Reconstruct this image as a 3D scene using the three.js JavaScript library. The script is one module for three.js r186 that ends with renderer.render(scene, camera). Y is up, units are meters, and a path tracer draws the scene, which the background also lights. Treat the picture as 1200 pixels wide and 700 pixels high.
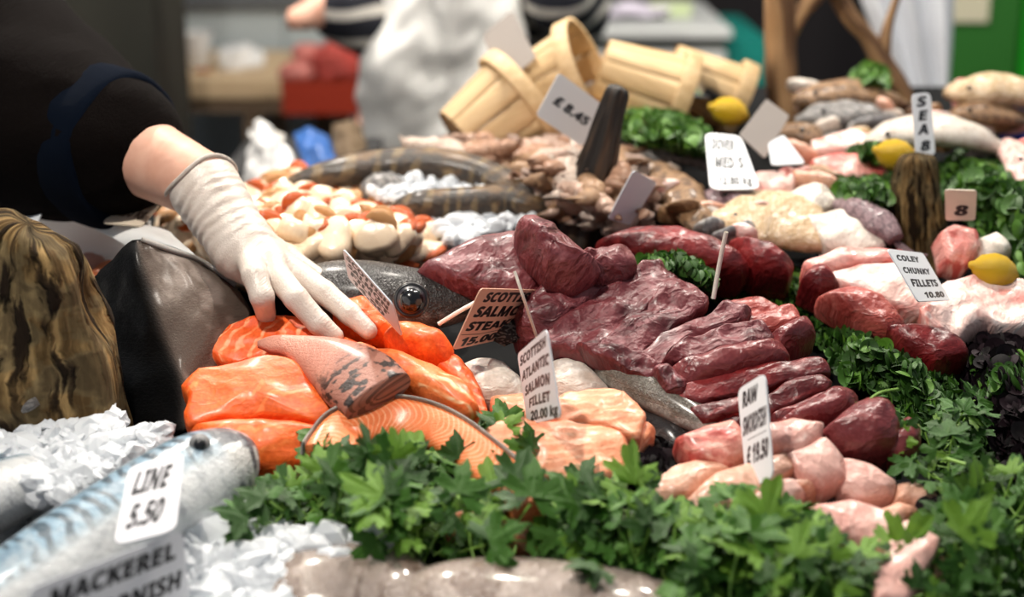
import * as THREE from 'three';
import { mergeGeometries } from 'three/addons/utils/BufferGeometryUtils.js';
import { ImprovedNoise } from 'three/addons/math/ImprovedNoise.js';
import { RoundedBoxGeometry } from 'three/addons/geometries/RoundedBoxGeometry.js';

// ---------- camera, sky, lamps, exposure ----------
const scene = new THREE.Scene();
const FPX = 1800, PITCH = 17 * Math.PI / 180, EYE = 1.47;
const camera = new THREE.PerspectiveCamera(2 * Math.atan(350 / FPX) * 180 / Math.PI, 1200 / 700, 0.05, 60);
camera.position.set(0, EYE, 0);
camera.rotation.set(-PITCH, 0, 0);
camera.focus = 1.46;
camera.userData.fStop = 2.3;
const renderer = new THREE.WebGLRenderer();
renderer.toneMapping = THREE.LinearToneMapping;
renderer.toneMappingExposure = 1.0;
renderer.shadowMap.enabled = true;
scene.background = new THREE.Color(0.235, 0.25, 0.275);       // flat overcast daylight
const LAMPS = [[-0.5, 2.35, -0.9, 5.8], [0.5, 2.45, -2.0, 3.4], [-0.1, 2.5, -2.3, 4.4], [-0.75, 2.6, -2.9, 13], [0.95, 2.6, -2.75, 6]];

// ---------- helpers ----------
const V = (x, y, z) => new THREE.Vector3(x, y, z);
function rng(seed) { let a = seed >>> 0; return () => { a = (a + 0x6D2B79F5) >>> 0; let t = Math.imul(a ^ (a >>> 15), 1 | a); t = (t + Math.imul(t ^ (t >>> 7), 61 | t)) ^ t; return ((t ^ (t >>> 14)) >>> 0) / 4294967296; }; }
const IN = new ImprovedNoise();
const noise = (x, y, z) => IN.noise(x + 17.3, y + 5.1, z + 9.7);
const lerp = (a, b, t) => a + (b - a) * t, clamp = (x, a, b) => Math.min(b, Math.max(a, x));
const smooth = (a, b, x) => { const t = clamp((x - a) / (b - a), 0, 1); return t * t * (3 - 2 * t); };
const CP = Math.cos(PITCH), SP = Math.sin(PITCH);
function ray(px, py) { const a = (px - 600) / FPX, b = -(py - 350) / FPX; return V(a, b * CP - SP, -b * SP - CP); }
// a point where the pixel's ray meets: the world plane z, the sloping display bed raised by h, any plane
function atz(px, py, z) { const d = ray(px, py); return d.multiplyScalar(z / d.z).add(V(0, EYE, 0)); }
const SLOPE = 0.2, BED0 = 0.9, ZB = 1.3;
const bedY = (z) => BED0 + SLOPE * (-z - ZB);
function onPlane(px, py, p0, n) { const d = ray(px, py), o = V(0, EYE, 0); return o.clone().addScaledVector(d, p0.clone().sub(o).dot(n) / d.dot(n)); }
const BEDN = V(0, 1, SLOPE).normalize();
function atb(px, py, h = 0) { return onPlane(px, py, V(0, BED0 + h, -ZB), BEDN); }
function aty(px, py, y) { return onPlane(px, py, V(0, y, 0), V(0, 1, 0)); }
const pxm = (p) => Math.hypot(p.x, p.y - EYE, p.z) / FPX;           // metres per photo pixel at a point

const used = {};
function numbered(n) { const k = used[n] = (used[n] ?? -1) + 1; return k ? n + '_' + String(k).padStart(3, '0') : n; }
function tag(o, label, category, group, kind) { o.userData = { label }; if (category) o.userData.category = category; if (group) o.userData.group = group; if (kind) o.userData.kind = kind; return o; }
function thing(name, label, category, pos = V(0, 0, 0), group, kind) { const g = new THREE.Group(); g.name = numbered(name); g.position.copy(pos); scene.add(g); return tag(g, label, category, group, kind); }
function part(name, geo, mat, parent, label) { const m = new THREE.Mesh(geo, mat); m.name = name; m.castShadow = m.receiveShadow = true; if (label) m.userData = { label }; parent.add(m); return m; }
// geometry given in world coordinates becomes a child placed relative to its parent's position
function wpart(name, geo, mat, parent, label) { const p = V(0, 0, 0); for (let o = parent; o; o = o.parent) p.add(o.position); geo.translate(-p.x, -p.y, -p.z); return part(name, geo, mat, parent, label); }
function solo(name, geo, mat, label, category, group, kind) { // single mesh thing from world-space geometry, origin at its base
  geo.computeBoundingBox(); const b = geo.boundingBox, c = V((b.min.x + b.max.x) / 2, b.min.y, (b.min.z + b.max.z) / 2);
  geo.translate(-c.x, -c.y, -c.z); const m = new THREE.Mesh(geo, mat); m.name = numbered(name); m.position.copy(c); m.castShadow = m.receiveShadow = true; scene.add(m); return tag(m, label, category, group, kind);
}
function copyOf(o) { const c = o.clone(); c.name = numbered(o.name.replace(/_\d{3}$/, '')); c.userData = { ...o.userData }; scene.add(c); return c; }

// ---------- textures ----------
function hash2(x, y, s) { let h = Math.imul(x | 0, 374761393) + Math.imul(y | 0, 668265263) + Math.imul(s | 0, 1274126177); h = Math.imul(h ^ (h >>> 13), 1274126177); return ((h ^ (h >>> 16)) >>> 0) / 4294967296; }
function vn(u, v, n, m, s) { const x = u * n, y = v * m, i = Math.floor(x), j = Math.floor(y), a = x - i, b = y - j, fa = a * a * (3 - 2 * a), fb = b * b * (3 - 2 * b), w = (p, q) => hash2(((p % n) + n) % n, ((q % m) + m) % m, s); return lerp(lerp(w(i, j), w(i + 1, j), fa), lerp(w(i, j + 1), w(i + 1, j + 1), fa), fb); }
function fbm(u, v, n, m, s, oct = 4) { let t = 0, a = 0.5, k = 0; for (let o = 0; o < oct; o++) { t += a * vn(u, v, n << o, m << o, s + o * 7); k += a; a *= 0.5; } return t / k; }
function tex(w, h, fn, srgb = true) {
  const d = new Uint8Array(w * h * 4);
  for (let j = 0; j < h; j++) for (let i = 0; i < w; i++) { const c = fn((i + 0.5) / w, (j + 0.5) / h), o = (j * w + i) * 4; d[o] = clamp(c[0], 0, 255); d[o + 1] = clamp(c[1], 0, 255); d[o + 2] = clamp(c[2], 0, 255); d[o + 3] = 255; }
  const t = new THREE.DataTexture(d, w, h); t.wrapS = t.wrapT = THREE.RepeatWrapping; t.magFilter = THREE.LinearFilter; t.minFilter = THREE.LinearMipmapLinearFilter; t.generateMipmaps = true; if (srgb) t.colorSpace = THREE.SRGBColorSpace; t.needsUpdate = true; return t;
}
const mix3 = (a, b, t) => [lerp(a[0], b[0], t), lerp(a[1], b[1], t), lerp(a[2], b[2], t)];
const hex = (h) => [(h >> 16) & 255, (h >> 8) & 255, h & 255];
const tile = (t, size) => { const c = t.clone(); c.repeat.set(1 / size, 1 / size); c.needsUpdate = true; return c; };
const grey = (f) => (u, v) => { const g = 255 * f(u, v); return [g, g, g]; };
const bumpFine = tex(256, 256, grey((u, v) => 0.55 * fbm(u, v, 8, 8, 3, 5) + 0.45 * vn(u, v, 64, 64, 8)), false);
const bumpWet = tex(256, 256, grey((u, v) => { const a = fbm(u, v, 5, 5, 41, 5), r = 1 - Math.abs(2 * fbm(u, v, 4, 6, 47, 4) - 1); return 0.5 * a + 0.5 * r * r; }), false);
const bumpGrain = tex(256, 256, grey((u, v) => 0.7 * fbm(u, v, 24, 3, 5, 4) + 0.3 * fbm(u, v, 6, 6, 15, 4)), false);
const bumpFlesh = tex(256, 256, grey((u, v) => 0.6 * (0.5 + 0.5 * Math.sin(6.2832 * (v * 14 + 1.4 * fbm(u, v, 3, 3, 31, 3)))) + 0.4 * fbm(u, v, 10, 10, 33, 3)), false);
const phys = (o) => new THREE.MeshPhysicalMaterial(o);
function wet(map, o = {}) { return phys({ map, roughness: 0.52, clearcoat: 0.2, clearcoatRoughness: 0.22, bumpMap: tile(bumpWet, 0.07), bumpScale: 0.0022, ...o }); }
function flesh(base, line, dark, seed, k = 11, wob = 1.8, lw = 0.86, amt = 0.7, blotch = 0.35) {
  return tex(320, 320, (u, v) => {
    const w = fbm(u, v, 3, 3, seed, 5), s = 0.5 + 0.5 * Math.sin(6.2832 * (v * k + wob * w + 0.5 * fbm(u, v, 8, 8, seed + 2, 3))), l = smooth(lw, 1, s) * smooth(0.35, 0.65, fbm(u, v, 5, 5, seed + 9, 4)) * (0.55 + 0.9 * vn(u, v, 40, 40, seed + 5));
    let c = mix3(base, dark, smooth(0.42, 0.68, fbm(u, v, 4, 4, seed + 4, 5))); c = mix3(c, line, clamp(l * amt + blotch * smooth(0.58, 0.72, fbm(u, v, 7, 7, seed + 14, 5)), 0, 1)); const g = (fbm(u, v, 64, 64, seed, 2) - 0.5) * 26; return [c[0] + g, c[1] + g, c[2] + g];
  });
}
const M = {};
M.salmon = wet(tile(flesh(hex(0xf5682a), hex(0xffb58a), hex(0xe8540f), 11, 9, 2.6, 0.6, 0.8, 0.15), 0.13), { bumpScale: 0.0011 });
M.salmonDeep = wet(tile(flesh(hex(0xf06518), hex(0xff9858), hex(0xe24a08), 12, 7, 2.4, 0.75, 0.6, 0.12), 0.15), { bumpScale: 0.0011 });
M.salmonStripe = wet(tile(flesh(hex(0xf47a38), hex(0xffd0a4), hex(0xee6420), 13, 10, 1.6, 0.45, 0.85, 0.12), 0.13), { bumpScale: 0.0012 });
M.salmonPale = wet(tile(flesh(hex(0xeb9a72), hex(0xf6c4a2), hex(0xe48a60), 14, 16, 1.5, 0.4, 0.7, 0.08), 0.13), { clearcoat: 0.2, bumpScale: 0.001 });
M.tuna = wet(tile(flesh(hex(0x6c2b30), hex(0x945a5e), hex(0x4c1a1f), 15, 5, 2.6, 0.75, 0.5), 0.14), { bumpScale: 0.0032, roughness: 0.5, clearcoat: 0.22 });
M.tunaRed = wet(tile(flesh(hex(0x7a1a1c), hex(0x9a3a36), hex(0x540e12), 16, 9, 1.2, 0.8, 0.5), 0.14), { roughness: 0.42 });
M.tunaBrown = wet(tile(flesh(hex(0x742e30), hex(0x8e4844), hex(0x5a2024), 17, 8, 1.5, 0.8, 0.4), 0.14), { roughness: 0.36 });
M.tunaRose = wet(tile(flesh(hex(0xa85048), hex(0xc88478), hex(0x8c3630), 18, 8, 1.5, 0.8, 0.4), 0.14), { roughness: 0.4 });
M.pink = wet(tile(flesh(hex(0xdfb0a4), hex(0xeed2c8), hex(0xd49a8e), 19, 7, 1.6, 0.7, 0.5), 0.14), { clearcoat: 0.35 });
M.pinkTan = wet(tile(flesh(hex(0xdcaa92), hex(0xeac8b6), hex(0xce9478), 20, 7, 1.6, 0.7, 0.5), 0.14), { clearcoat: 0.35 });
M.pinkRed = wet(tile(flesh(hex(0xd48c7c), hex(0xe8b4a4), hex(0xb84840), 21, 7, 2.2, 0.6, 0.5), 0.1), { clearcoat: 0.4 });
M.whitePink = wet(tile(flesh(hex(0xeac8be), hex(0xf6e6e0), hex(0xdc8a80), 22, 4, 2.6, 0.5, 0.8), 0.16), { clearcoat: 0.4 });
M.rosyPink = wet(tile(flesh(hex(0xe49e94), hex(0xf2d2ca), hex(0xcc5c54), 23, 4, 2.6, 0.5, 0.7), 0.16), { clearcoat: 0.4 });
M.whiteFish = wet(tile(flesh(hex(0xd6ccc0), hex(0xe8e2da), hex(0xc4b2a2), 24, 4, 2.2, 0.5, 0.6), 0.14));
M.tanFish = wet(tile(flesh(hex(0xcdb18e), hex(0xe6d8c2), hex(0xb89a72), 25, 4, 2.2, 0.5, 0.6), 0.14));
M.brownFish = wet(tile(flesh(hex(0x8d6a48), hex(0xc4a078), hex(0x5c4028), 26, 5, 2.8, 0.5, 0.7), 0.12));
M.greyFish = wet(tile(flesh(hex(0x8c8884), hex(0xc0bcb8), hex(0x5c5a5c), 27, 5, 2.8, 0.5, 0.6), 0.12));
M.purpleFish = wet(tile(flesh(hex(0x8a6e74), hex(0xb89ca0), hex(0x60484e), 28, 5, 2.8, 0.5, 0.6), 0.12));
const driftF = (u, v) => { const w = u + 0.06 * (fbm(u, v, 3, 5, 50, 4) - 0.5), g = fbm(w, v, 18, 4, 51, 5), b = fbm(u, v, 6, 6, 53, 5), r = 1 - Math.abs(2 * fbm(w, v, 11, 3, 54, 4) - 1); return [g, b, smooth(0.84, 0.985, r)]; };
const driftTex = tex(512, 512, (u, v) => { const [g, b, r] = driftF(u, v); const st = fbm(u + 0.05 * b, v, 44, 3, 57, 4), ck = smooth(0.58, 0.7, fbm(u + 0.08 * b, v, 15, 2, 58, 4)); let c = mix3(hex(0x4a3820), hex(0xa08458), smooth(0.32, 0.7, 0.5 * g + 0.5 * st)); c = mix3(c, hex(0x6a6048), smooth(0.48, 0.6, b) * 0.55); return mix3(c, hex(0x1e150c), clamp(ck * 0.9 + 0.3 * smooth(0.6, 0.7, b), 0, 1)); });
driftTex.repeat.set(2, 1.6);
const driftBump = tex(512, 512, grey((u, v) => { const [g, b, r] = driftF(u, v); return clamp(0.2 + 0.3 * g + 0.3 * fbm(u + 0.05 * b, v, 44, 3, 57, 4) + 0.25 * b - 0.6 * smooth(0.56, 0.7, fbm(u + 0.08 * b, v, 15, 2, 58, 4)), 0, 1); }), false);
driftBump.repeat.set(2, 1.6);
M.drift = phys({ map: driftTex, roughness: 0.9, specularIntensity: 0.3, bumpMap: driftBump, bumpScale: 0.008 });
M.driftDark = phys({ map: tex(256, 256, (u, v) => mix3(hex(0x16100a), hex(0x4a3420), smooth(0.35, 0.8, fbm(u, v, 16, 3, 55, 4)))), roughness: 0.55, bumpMap: bumpGrain, bumpScale: 0.003 });
M.branch = phys({ map: tex(256, 256, (u, v) => mix3(hex(0x5c4028), hex(0xa8845c), smooth(0.3, 0.8, fbm(u, v, 14, 4, 56, 4)))), roughness: 0.7, bumpMap: bumpGrain, bumpScale: 0.003 });
const paleWoodTex = tex(256, 256, (u, v) => mix3(hex(0xbe9c6e), hex(0xdcc094), fbm(u, v, 22, 3, 57, 4)));
M.paleWood = phys({ map: tile(paleWoodTex, 0.2), roughness: 0.6, bumpMap: tile(bumpGrain, 0.2), bumpScale: 0.0008 });
M.tableWood = phys({ map: tile(tex(256, 256, (u, v) => mix3(hex(0xc0a27c), hex(0xe0c8a4), fbm(u, v, 3, 20, 58, 4))), 0.3), roughness: 0.6 });
M.tableLeg = phys({ color: 0x7a6550, roughness: 0.7 });
M.card = phys({ color: 0xdde2e8, roughness: 0.45 });
M.cardGrey = phys({ color: 0xa8a09a, roughness: 0.5 });
M.cardBuff = phys({ color: 0xd9ab93, roughness: 0.5 });
M.pin = phys({ color: 0xe8e2d6, roughness: 0.4 });
M.white = phys({ color: 0xeeeeec, roughness: 0.5 });
M.black = phys({ color: 0x0a0a0c, roughness: 0.4 });

// ---------- shapes ----------
function catmull(pts, n, closed) { // n samples of a centripetal-ish spline through Vector2/3 arrays
  const out = [], N = pts.length, P = (i) => closed ? pts[((i % N) + N) % N] : pts[clamp(i, 0, N - 1)], segs = closed ? N : N - 1;
  for (let k = 0; k < n; k++) { const x = k / (closed ? n : n - 1) * segs, i = Math.min(Math.floor(x), segs - 1), t = x - i, a = P(i - 1), b = P(i), c = P(i + 1), d = P(i + 2);
    out.push(b.map((_, q) => 0.5 * (2 * b[q] + (c[q] - a[q]) * t + (2 * a[q] - 5 * b[q] + 4 * c[q] - d[q]) * t * t + (3 * b[q] - a[q] - 3 * c[q] + d[q]) * t * t * t))); }
  return out;
}
const arr = (v) => [v.x, v.y, v.z], vec = (a) => V(a[0], a[1], a[2]);
function build(pos, uv, idx) { const g = new THREE.BufferGeometry(); g.setAttribute('position', new THREE.Float32BufferAttribute(pos, 3)); g.setAttribute('uv', new THREE.Float32BufferAttribute(uv, 2)); g.setIndex(idx); g.computeVertexNormals(); return g; }
// a slab of flesh: its upper outline (photo pixels) laid on a plane h above the bed, leaning f towards the customer and s sideways
function pillow({ pts, h = 0.06, f = 0, s = 0, t = 0.03, dome = 0.006, edge = 0.35, amp = 0.003, freq = 45, rot = 0, seed = 1, n = 44, ridge, sharp = 0.6, grow = 1 }) {
  let cx = 0, cy = 0; for (const p of pts) { cx += p[0]; cy += p[1]; } cx /= pts.length; cy /= pts.length; if (grow !== 1) pts = pts.map(([x, y]) => [cx + (x - cx) * grow, cy + (y - cy) * grow]);
  const c = atb(cx, cy, h), nrm = V(-s, 1, SLOPE + f).normalize(), e1 = V(1, s, 0).normalize(), e2 = nrm.clone().cross(e1).negate();
  const cm = catmull(pts, n, true), lin = cm.map((_, k) => { const q = k / n * pts.length, i = Math.floor(q), a = pts[i % pts.length], b = pts[(i + 1) % pts.length]; return [lerp(a[0], b[0], q - i), lerp(a[1], b[1], q - i)]; }), o = cm.map((q, k) => [lerp(q[0], lin[k][0], sharp), lerp(q[1], lin[k][1], sharp)]).map(([x, y]) => { const q = onPlane(x, y, c, nrm).sub(c); return [q.dot(e1), q.dot(e2)]; });
  let R = 0; for (const p of o) R += Math.hypot(...p); R /= n;
  const er = Math.min(edge * t, R * 0.45), ei = er / R, prof = [];
  for (let k = 1; k <= 6; k++) prof.push([k / 6 * (1 - ei), 0, 0]);
  for (let k = 1; k <= 4; k++) { const a = k / 4 * Math.PI / 2; prof.push([1 - ei + ei * Math.sin(a), er * (1 - Math.cos(a)), er * a]); }
  prof.push([1.01, t * 0.6, t * 0.5]); prof.push([0.98, t * 0.92, t * 0.85]); prof.push([0.9, t, t]);
  const pos = [], uv = [], idx = [], cr = Math.cos(rot), sr = Math.sin(rot), uo = seed * 0.0371, vo = seed * 0.0213;
  const put = (x, y, z, ex, ey) => { const p = c.clone().addScaledVector(e1, x).addScaledVector(e2, y).addScaledVector(nrm, z); pos.push(p.x, p.y, p.z); uv.push(uo + ex * cr - ey * sr, vo + ex * sr + ey * cr); };
  const topz = (x, y, r) => dome * (1 - r * r) + amp * noise(x * freq, y * freq, seed * 3.3) + 0.5 * amp * noise(x * freq * 2.3, y * freq * 2.3, seed * 5.1 + 4) + (ridge ? ridge(x / R, y / R) : 0);
  put(0, 0, topz(0, 0, 0), 0, 0);
  for (const [r, d, ext] of prof) for (let i = 0; i < n; i++) { const x = o[i][0] * r, y = o[i][1] * r, L = Math.hypot(x, y) || 1; const fade = clamp(1 - d / t, 0, 1); put(x + amp * 0.6 * noise(x * freq, y * freq + 7, d * freq + seed), y + amp * 0.6 * noise(x * freq + 3, y * freq, d * freq + seed * 2), topz(x, y, Math.min(r, 1)) * fade - d, x * (1 + ext / L), y * (1 + ext / L)); }
  put(0, 0, -t, 0, 0);
  for (let i = 0; i < n; i++) idx.push(0, 1 + (i + 1) % n, 1 + i);
  for (let k = 0; k < prof.length - 1; k++) for (let i = 0; i < n; i++) { const a = 1 + k * n + i, b = 1 + k * n + (i + 1) % n; idx.push(a, b, a + n, b, b + n, a + n); }
  const last = 1 + (prof.length - 1) * n; for (let i = 0; i < n; i++) idx.push(last + n, last + i, last + (i + 1) % n);
  // orient outwards
  const g = build(pos, uv, idx), N0 = V(g.attributes.normal.getX(0), g.attributes.normal.getY(0), g.attributes.normal.getZ(0));
  if (N0.dot(nrm) < 0) { const q = g.index.array; for (let i = 0; i < q.length; i += 3) { const w = q[i]; q[i] = q[i + 1]; q[i + 1] = w; } g.computeVertexNormals(); }
  return g;
}
// tube of elliptical sections: nodes {p: Vector3, a: half width, b: half height}
function loft(nodes, { up = V(0, 1, 0), seg = 20, M: m = 32, amp = 0, freq = 30, seed = 1, pow = 2, cap = true, shape, vlen } = {}) {
  const C = catmull(nodes.map((q) => [q.p.x, q.p.y, q.p.z, q.a, q.b ?? q.a]), m, false), pos = [], uv = [], idx = [];
  let L = 0; const lens = C.map((q, i) => { if (i) L += Math.hypot(q[0] - C[i - 1][0], q[1] - C[i - 1][1], q[2] - C[i - 1][2]); return L; });
  for (let i = 0; i < m; i++) {
    const p = vec(C[i]), q0 = vec(C[Math.max(0, i - 1)]), q1 = vec(C[Math.min(m - 1, i + 1)]), tan = q1.sub(q0).normalize(), side = tan.clone().cross(up).normalize(), u2 = side.clone().cross(tan).normalize();
    const a = Math.max(C[i][3], 0.0004), b = Math.max(C[i][4], 0.0004);
    for (let j = 0; j <= seg; j++) {
      const th = j / seg * Math.PI * 2, cs = Math.cos(th), sn = Math.sin(th), k = pow === 2 ? 1 : Math.pow(Math.pow(Math.abs(cs), pow) + Math.pow(Math.abs(sn), pow), -1 / pow);
      let r = k * (shape ? shape(th, i / (m - 1)) : 1); const w = p.clone().addScaledVector(side, a * cs * r).addScaledVector(u2, b * sn * r);
      if (amp) { const nn = noise(w.x * freq + seed, w.y * freq, w.z * freq) * amp, d = w.clone().sub(p).normalize(); if (j === seg) { pos.push(...pos.slice(-seg * 3, -seg * 3 + 3)); uv.push(1, vlen ? lens[i] / vlen : lens[i] / L); continue; } w.addScaledVector(d, nn); }
      pos.push(w.x, w.y, w.z); uv.push(j / seg, vlen ? lens[i] / vlen : lens[i] / L);
    }
  }
  const W = seg + 1; for (let i = 0; i < m - 1; i++) for (let j = 0; j < seg; j++) { const a = i * W + j; idx.push(a, a + 1, a + W, a + 1, a + W + 1, a + W); }
  if (cap) for (const [row, flip] of [[0, 1], [m - 1, 0]]) { const c = pos.length / 3, q = C[row]; pos.push(q[0], q[1], q[2]); uv.push(0.5, row ? 1 : 0); for (let j = 0; j < seg; j++) { const a = row * W + j; flip ? idx.push(c, a + 1, a) : idx.push(c, a, a + 1); } }
  const g = build(pos, uv, idx);
  // weld the seam normals
  const nn = g.attributes.normal; for (let i = 0; i < m; i++) { const a = i * W, b = a + seg, x = nn.getX(a) + nn.getX(b), y = nn.getY(a) + nn.getY(b), z = nn.getZ(a) + nn.getZ(b), l = Math.hypot(x, y, z) || 1; nn.setXYZ(a, x / l, y / l, z / l); nn.setXYZ(b, x / l, y / l, z / l); }
  return g;
}
// a sheet through rows of control points with real thickness
function sheet(rows, { nu = 24, nv = 24, thick = 0.004, amp = 0, freq = 30, seed = 1, uvs = 1 } = {}) {
  const R = rows.map((r) => catmull(r.map(arr), nu, false)), G = []; // R[row][u]
  for (let i = 0; i < nu; i++) G.push(catmull(R.map((r) => r[i]), nv, false).map(vec));
  const at = (i, j) => G[clamp(i, 0, nu - 1)][clamp(j, 0, nv - 1)], pos = [], uv = [], idx = [], nor = [];
  const N = []; for (let i = 0; i < nu; i++) { N.push([]); for (let j = 0; j < nv; j++) N[i].push(at(i + 1, j).clone().sub(at(i - 1, j)).cross(at(i, j + 1).clone().sub(at(i, j - 1))).normalize().negate()); }
  for (const sgn of [0, 1]) for (let i = 0; i < nu; i++) for (let j = 0; j < nv; j++) { const p = at(i, j), n = N[i][j], d = amp ? amp * (noise(p.x * freq, p.y * freq, p.z * freq + seed) + 0.5 * noise(p.x * freq * 2.2, p.y * freq * 2.2, p.z * freq * 2.2 + seed)) : 0, q = p.clone().addScaledVector(n, d - sgn * thick); pos.push(q.x, q.y, q.z); uv.push(i / (nu - 1) * uvs, j / (nv - 1) * uvs); }
  const S = nu * nv; for (let i = 0; i < nu - 1; i++) for (let j = 0; j < nv - 1; j++) { const a = i * nv + j; idx.push(a, a + 1, a + nv, a + 1, a + nv + 1, a + nv, S + a, S + a + nv, S + a + 1, S + a + 1, S + a + nv, S + a + nv + 1); }
  const rim = []; for (let i = 0; i < nu; i++) rim.push(i * nv); for (let j = 1; j < nv; j++) rim.push((nu - 1) * nv + j); for (let i = nu - 2; i >= 0; i--) rim.push(i * nv + nv - 1); for (let j = nv - 2; j > 0; j--) rim.push(j);
  for (let k = 0; k < rim.length; k++) { const a = rim[k], b = rim[(k + 1) % rim.length]; idx.push(a, b, S + a, b, S + b, S + a); }
  return build(pos, uv, idx);
}
function tube(pts, r, seg = 6, n) { return new THREE.TubeGeometry(new THREE.CatmullRomCurve3(pts), n ?? pts.length * 3, r, seg, false); }
// signed-distance body meshed with surface nets
function capsule(p, a, b, ra, rb) { const abx = b.x - a.x, aby = b.y - a.y, abz = b.z - a.z, t = clamp(((p.x - a.x) * abx + (p.y - a.y) * aby + (p.z - a.z) * abz) / (abx * abx + aby * aby + abz * abz + 1e-9), 0, 1); return Math.hypot(p.x - a.x - abx * t, p.y - a.y - aby * t, p.z - a.z - abz * t) - lerp(ra, rb, t); }
function smin(a, b, k) { const h = clamp(0.5 + 0.5 * (b - a) / k, 0, 1); return lerp(b, a, h) - k * h * (1 - h); }
function nets(f, lo, hi, cell) {
  const n = ['x', 'y', 'z'].map((k) => Math.ceil((hi[k] - lo[k]) / cell) + 1), [nx, ny, nz] = n, F = new Float32Array(nx * ny * nz), p = V(0, 0, 0), I = (i, j, k) => (k * ny + j) * nx + i;
  for (let k = 0; k < nz; k++) for (let j = 0; j < ny; j++) for (let i = 0; i < nx; i++) { p.set(lo.x + i * cell, lo.y + j * cell, lo.z + k * cell); F[I(i, j, k)] = f(p); }
  const id = new Int32Array(nx * ny * nz).fill(-1), pos = [], idx = [], co = [[0, 0, 0], [1, 0, 0], [0, 1, 0], [1, 1, 0], [0, 0, 1], [1, 0, 1], [0, 1, 1], [1, 1, 1]], ed = [[0, 1], [2, 3], [4, 5], [6, 7], [0, 2], [1, 3], [4, 6], [5, 7], [0, 4], [1, 5], [2, 6], [3, 7]];
  for (let k = 0; k < nz - 1; k++) for (let j = 0; j < ny - 1; j++) for (let i = 0; i < nx - 1; i++) {
    const v = co.map((c) => F[I(i + c[0], j + c[1], k + c[2])]); let x = 0, y = 0, z = 0, c = 0;
    for (const [a, b] of ed) if ((v[a] < 0) !== (v[b] < 0)) { const t = v[a] / (v[a] - v[b]); x += lerp(co[a][0], co[b][0], t); y += lerp(co[a][1], co[b][1], t); z += lerp(co[a][2], co[b][2], t); c++; }
    if (c) { id[I(i, j, k)] = pos.length / 3; pos.push(lo.x + (i + x / c) * cell, lo.y + (j + y / c) * cell, lo.z + (k + z / c) * cell); }
  }
  const quad = (a, b, c, d, fl) => { if (a < 0 || b < 0 || c < 0 || d < 0) return; fl ? idx.push(a, b, c, a, c, d) : idx.push(a, c, b, a, d, c); };
  for (let k = 1; k < nz - 1; k++) for (let j = 1; j < ny - 1; j++) for (let i = 1; i < nx - 1; i++) {
    const s = F[I(i, j, k)] < 0;
    if (s !== F[I(i + 1, j, k)] < 0) quad(id[I(i, j - 1, k - 1)], id[I(i, j, k - 1)], id[I(i, j, k)], id[I(i, j - 1, k)], s);
    if (s !== F[I(i, j + 1, k)] < 0) quad(id[I(i - 1, j, k - 1)], id[I(i - 1, j, k)], id[I(i, j, k)], id[I(i, j, k - 1)], s);
    if (s !== F[I(i, j, k + 1)] < 0) quad(id[I(i - 1, j - 1, k)], id[I(i, j - 1, k)], id[I(i, j, k)], id[I(i - 1, j, k)], s);
  }
  const uv = []; for (let i = 0; i < pos.length; i += 3) uv.push(pos[i] + pos[i + 2] * 0.6, pos[i + 1] + pos[i + 2] * 0.3);
  return build(pos, uv, idx);
}
function inside(x, y, poly) { let c = false; for (let i = 0, j = poly.length - 1; i < poly.length; j = i++) { const [a, b] = poly[i], [p, q] = poly[j]; if ((b > y) !== (q > y) && x < (p - a) * (y - b) / (q - b) + a) c = !c; } return c; }
function edgeDist(x, y, poly) { let m = 1e9; for (let i = 0, j = poly.length - 1; i < poly.length; j = i++) { const [a, b] = poly[j], [p, q] = poly[i], t = clamp(((x - a) * (p - a) + (y - b) * (q - b)) / ((p - a) ** 2 + (q - b) ** 2), 0, 1); m = Math.min(m, Math.hypot(x - a - t * (p - a), y - b - t * (q - b))); } return m; }
function scatter(poly, n, R, cb) { const xs = poly.map((p) => p[0]), ys = poly.map((p) => p[1]), x0 = Math.min(...xs), x1 = Math.max(...xs), y0 = Math.min(...ys), y1 = Math.max(...ys); let k = 0, tries = 0; while (k < n && tries++ < n * 60) { const x = lerp(x0, x1, R()), y = lerp(y0, y1, R()); if (inside(x, y, poly)) cb(x, y, k++, edgeDist(x, y, poly)); } }

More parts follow.
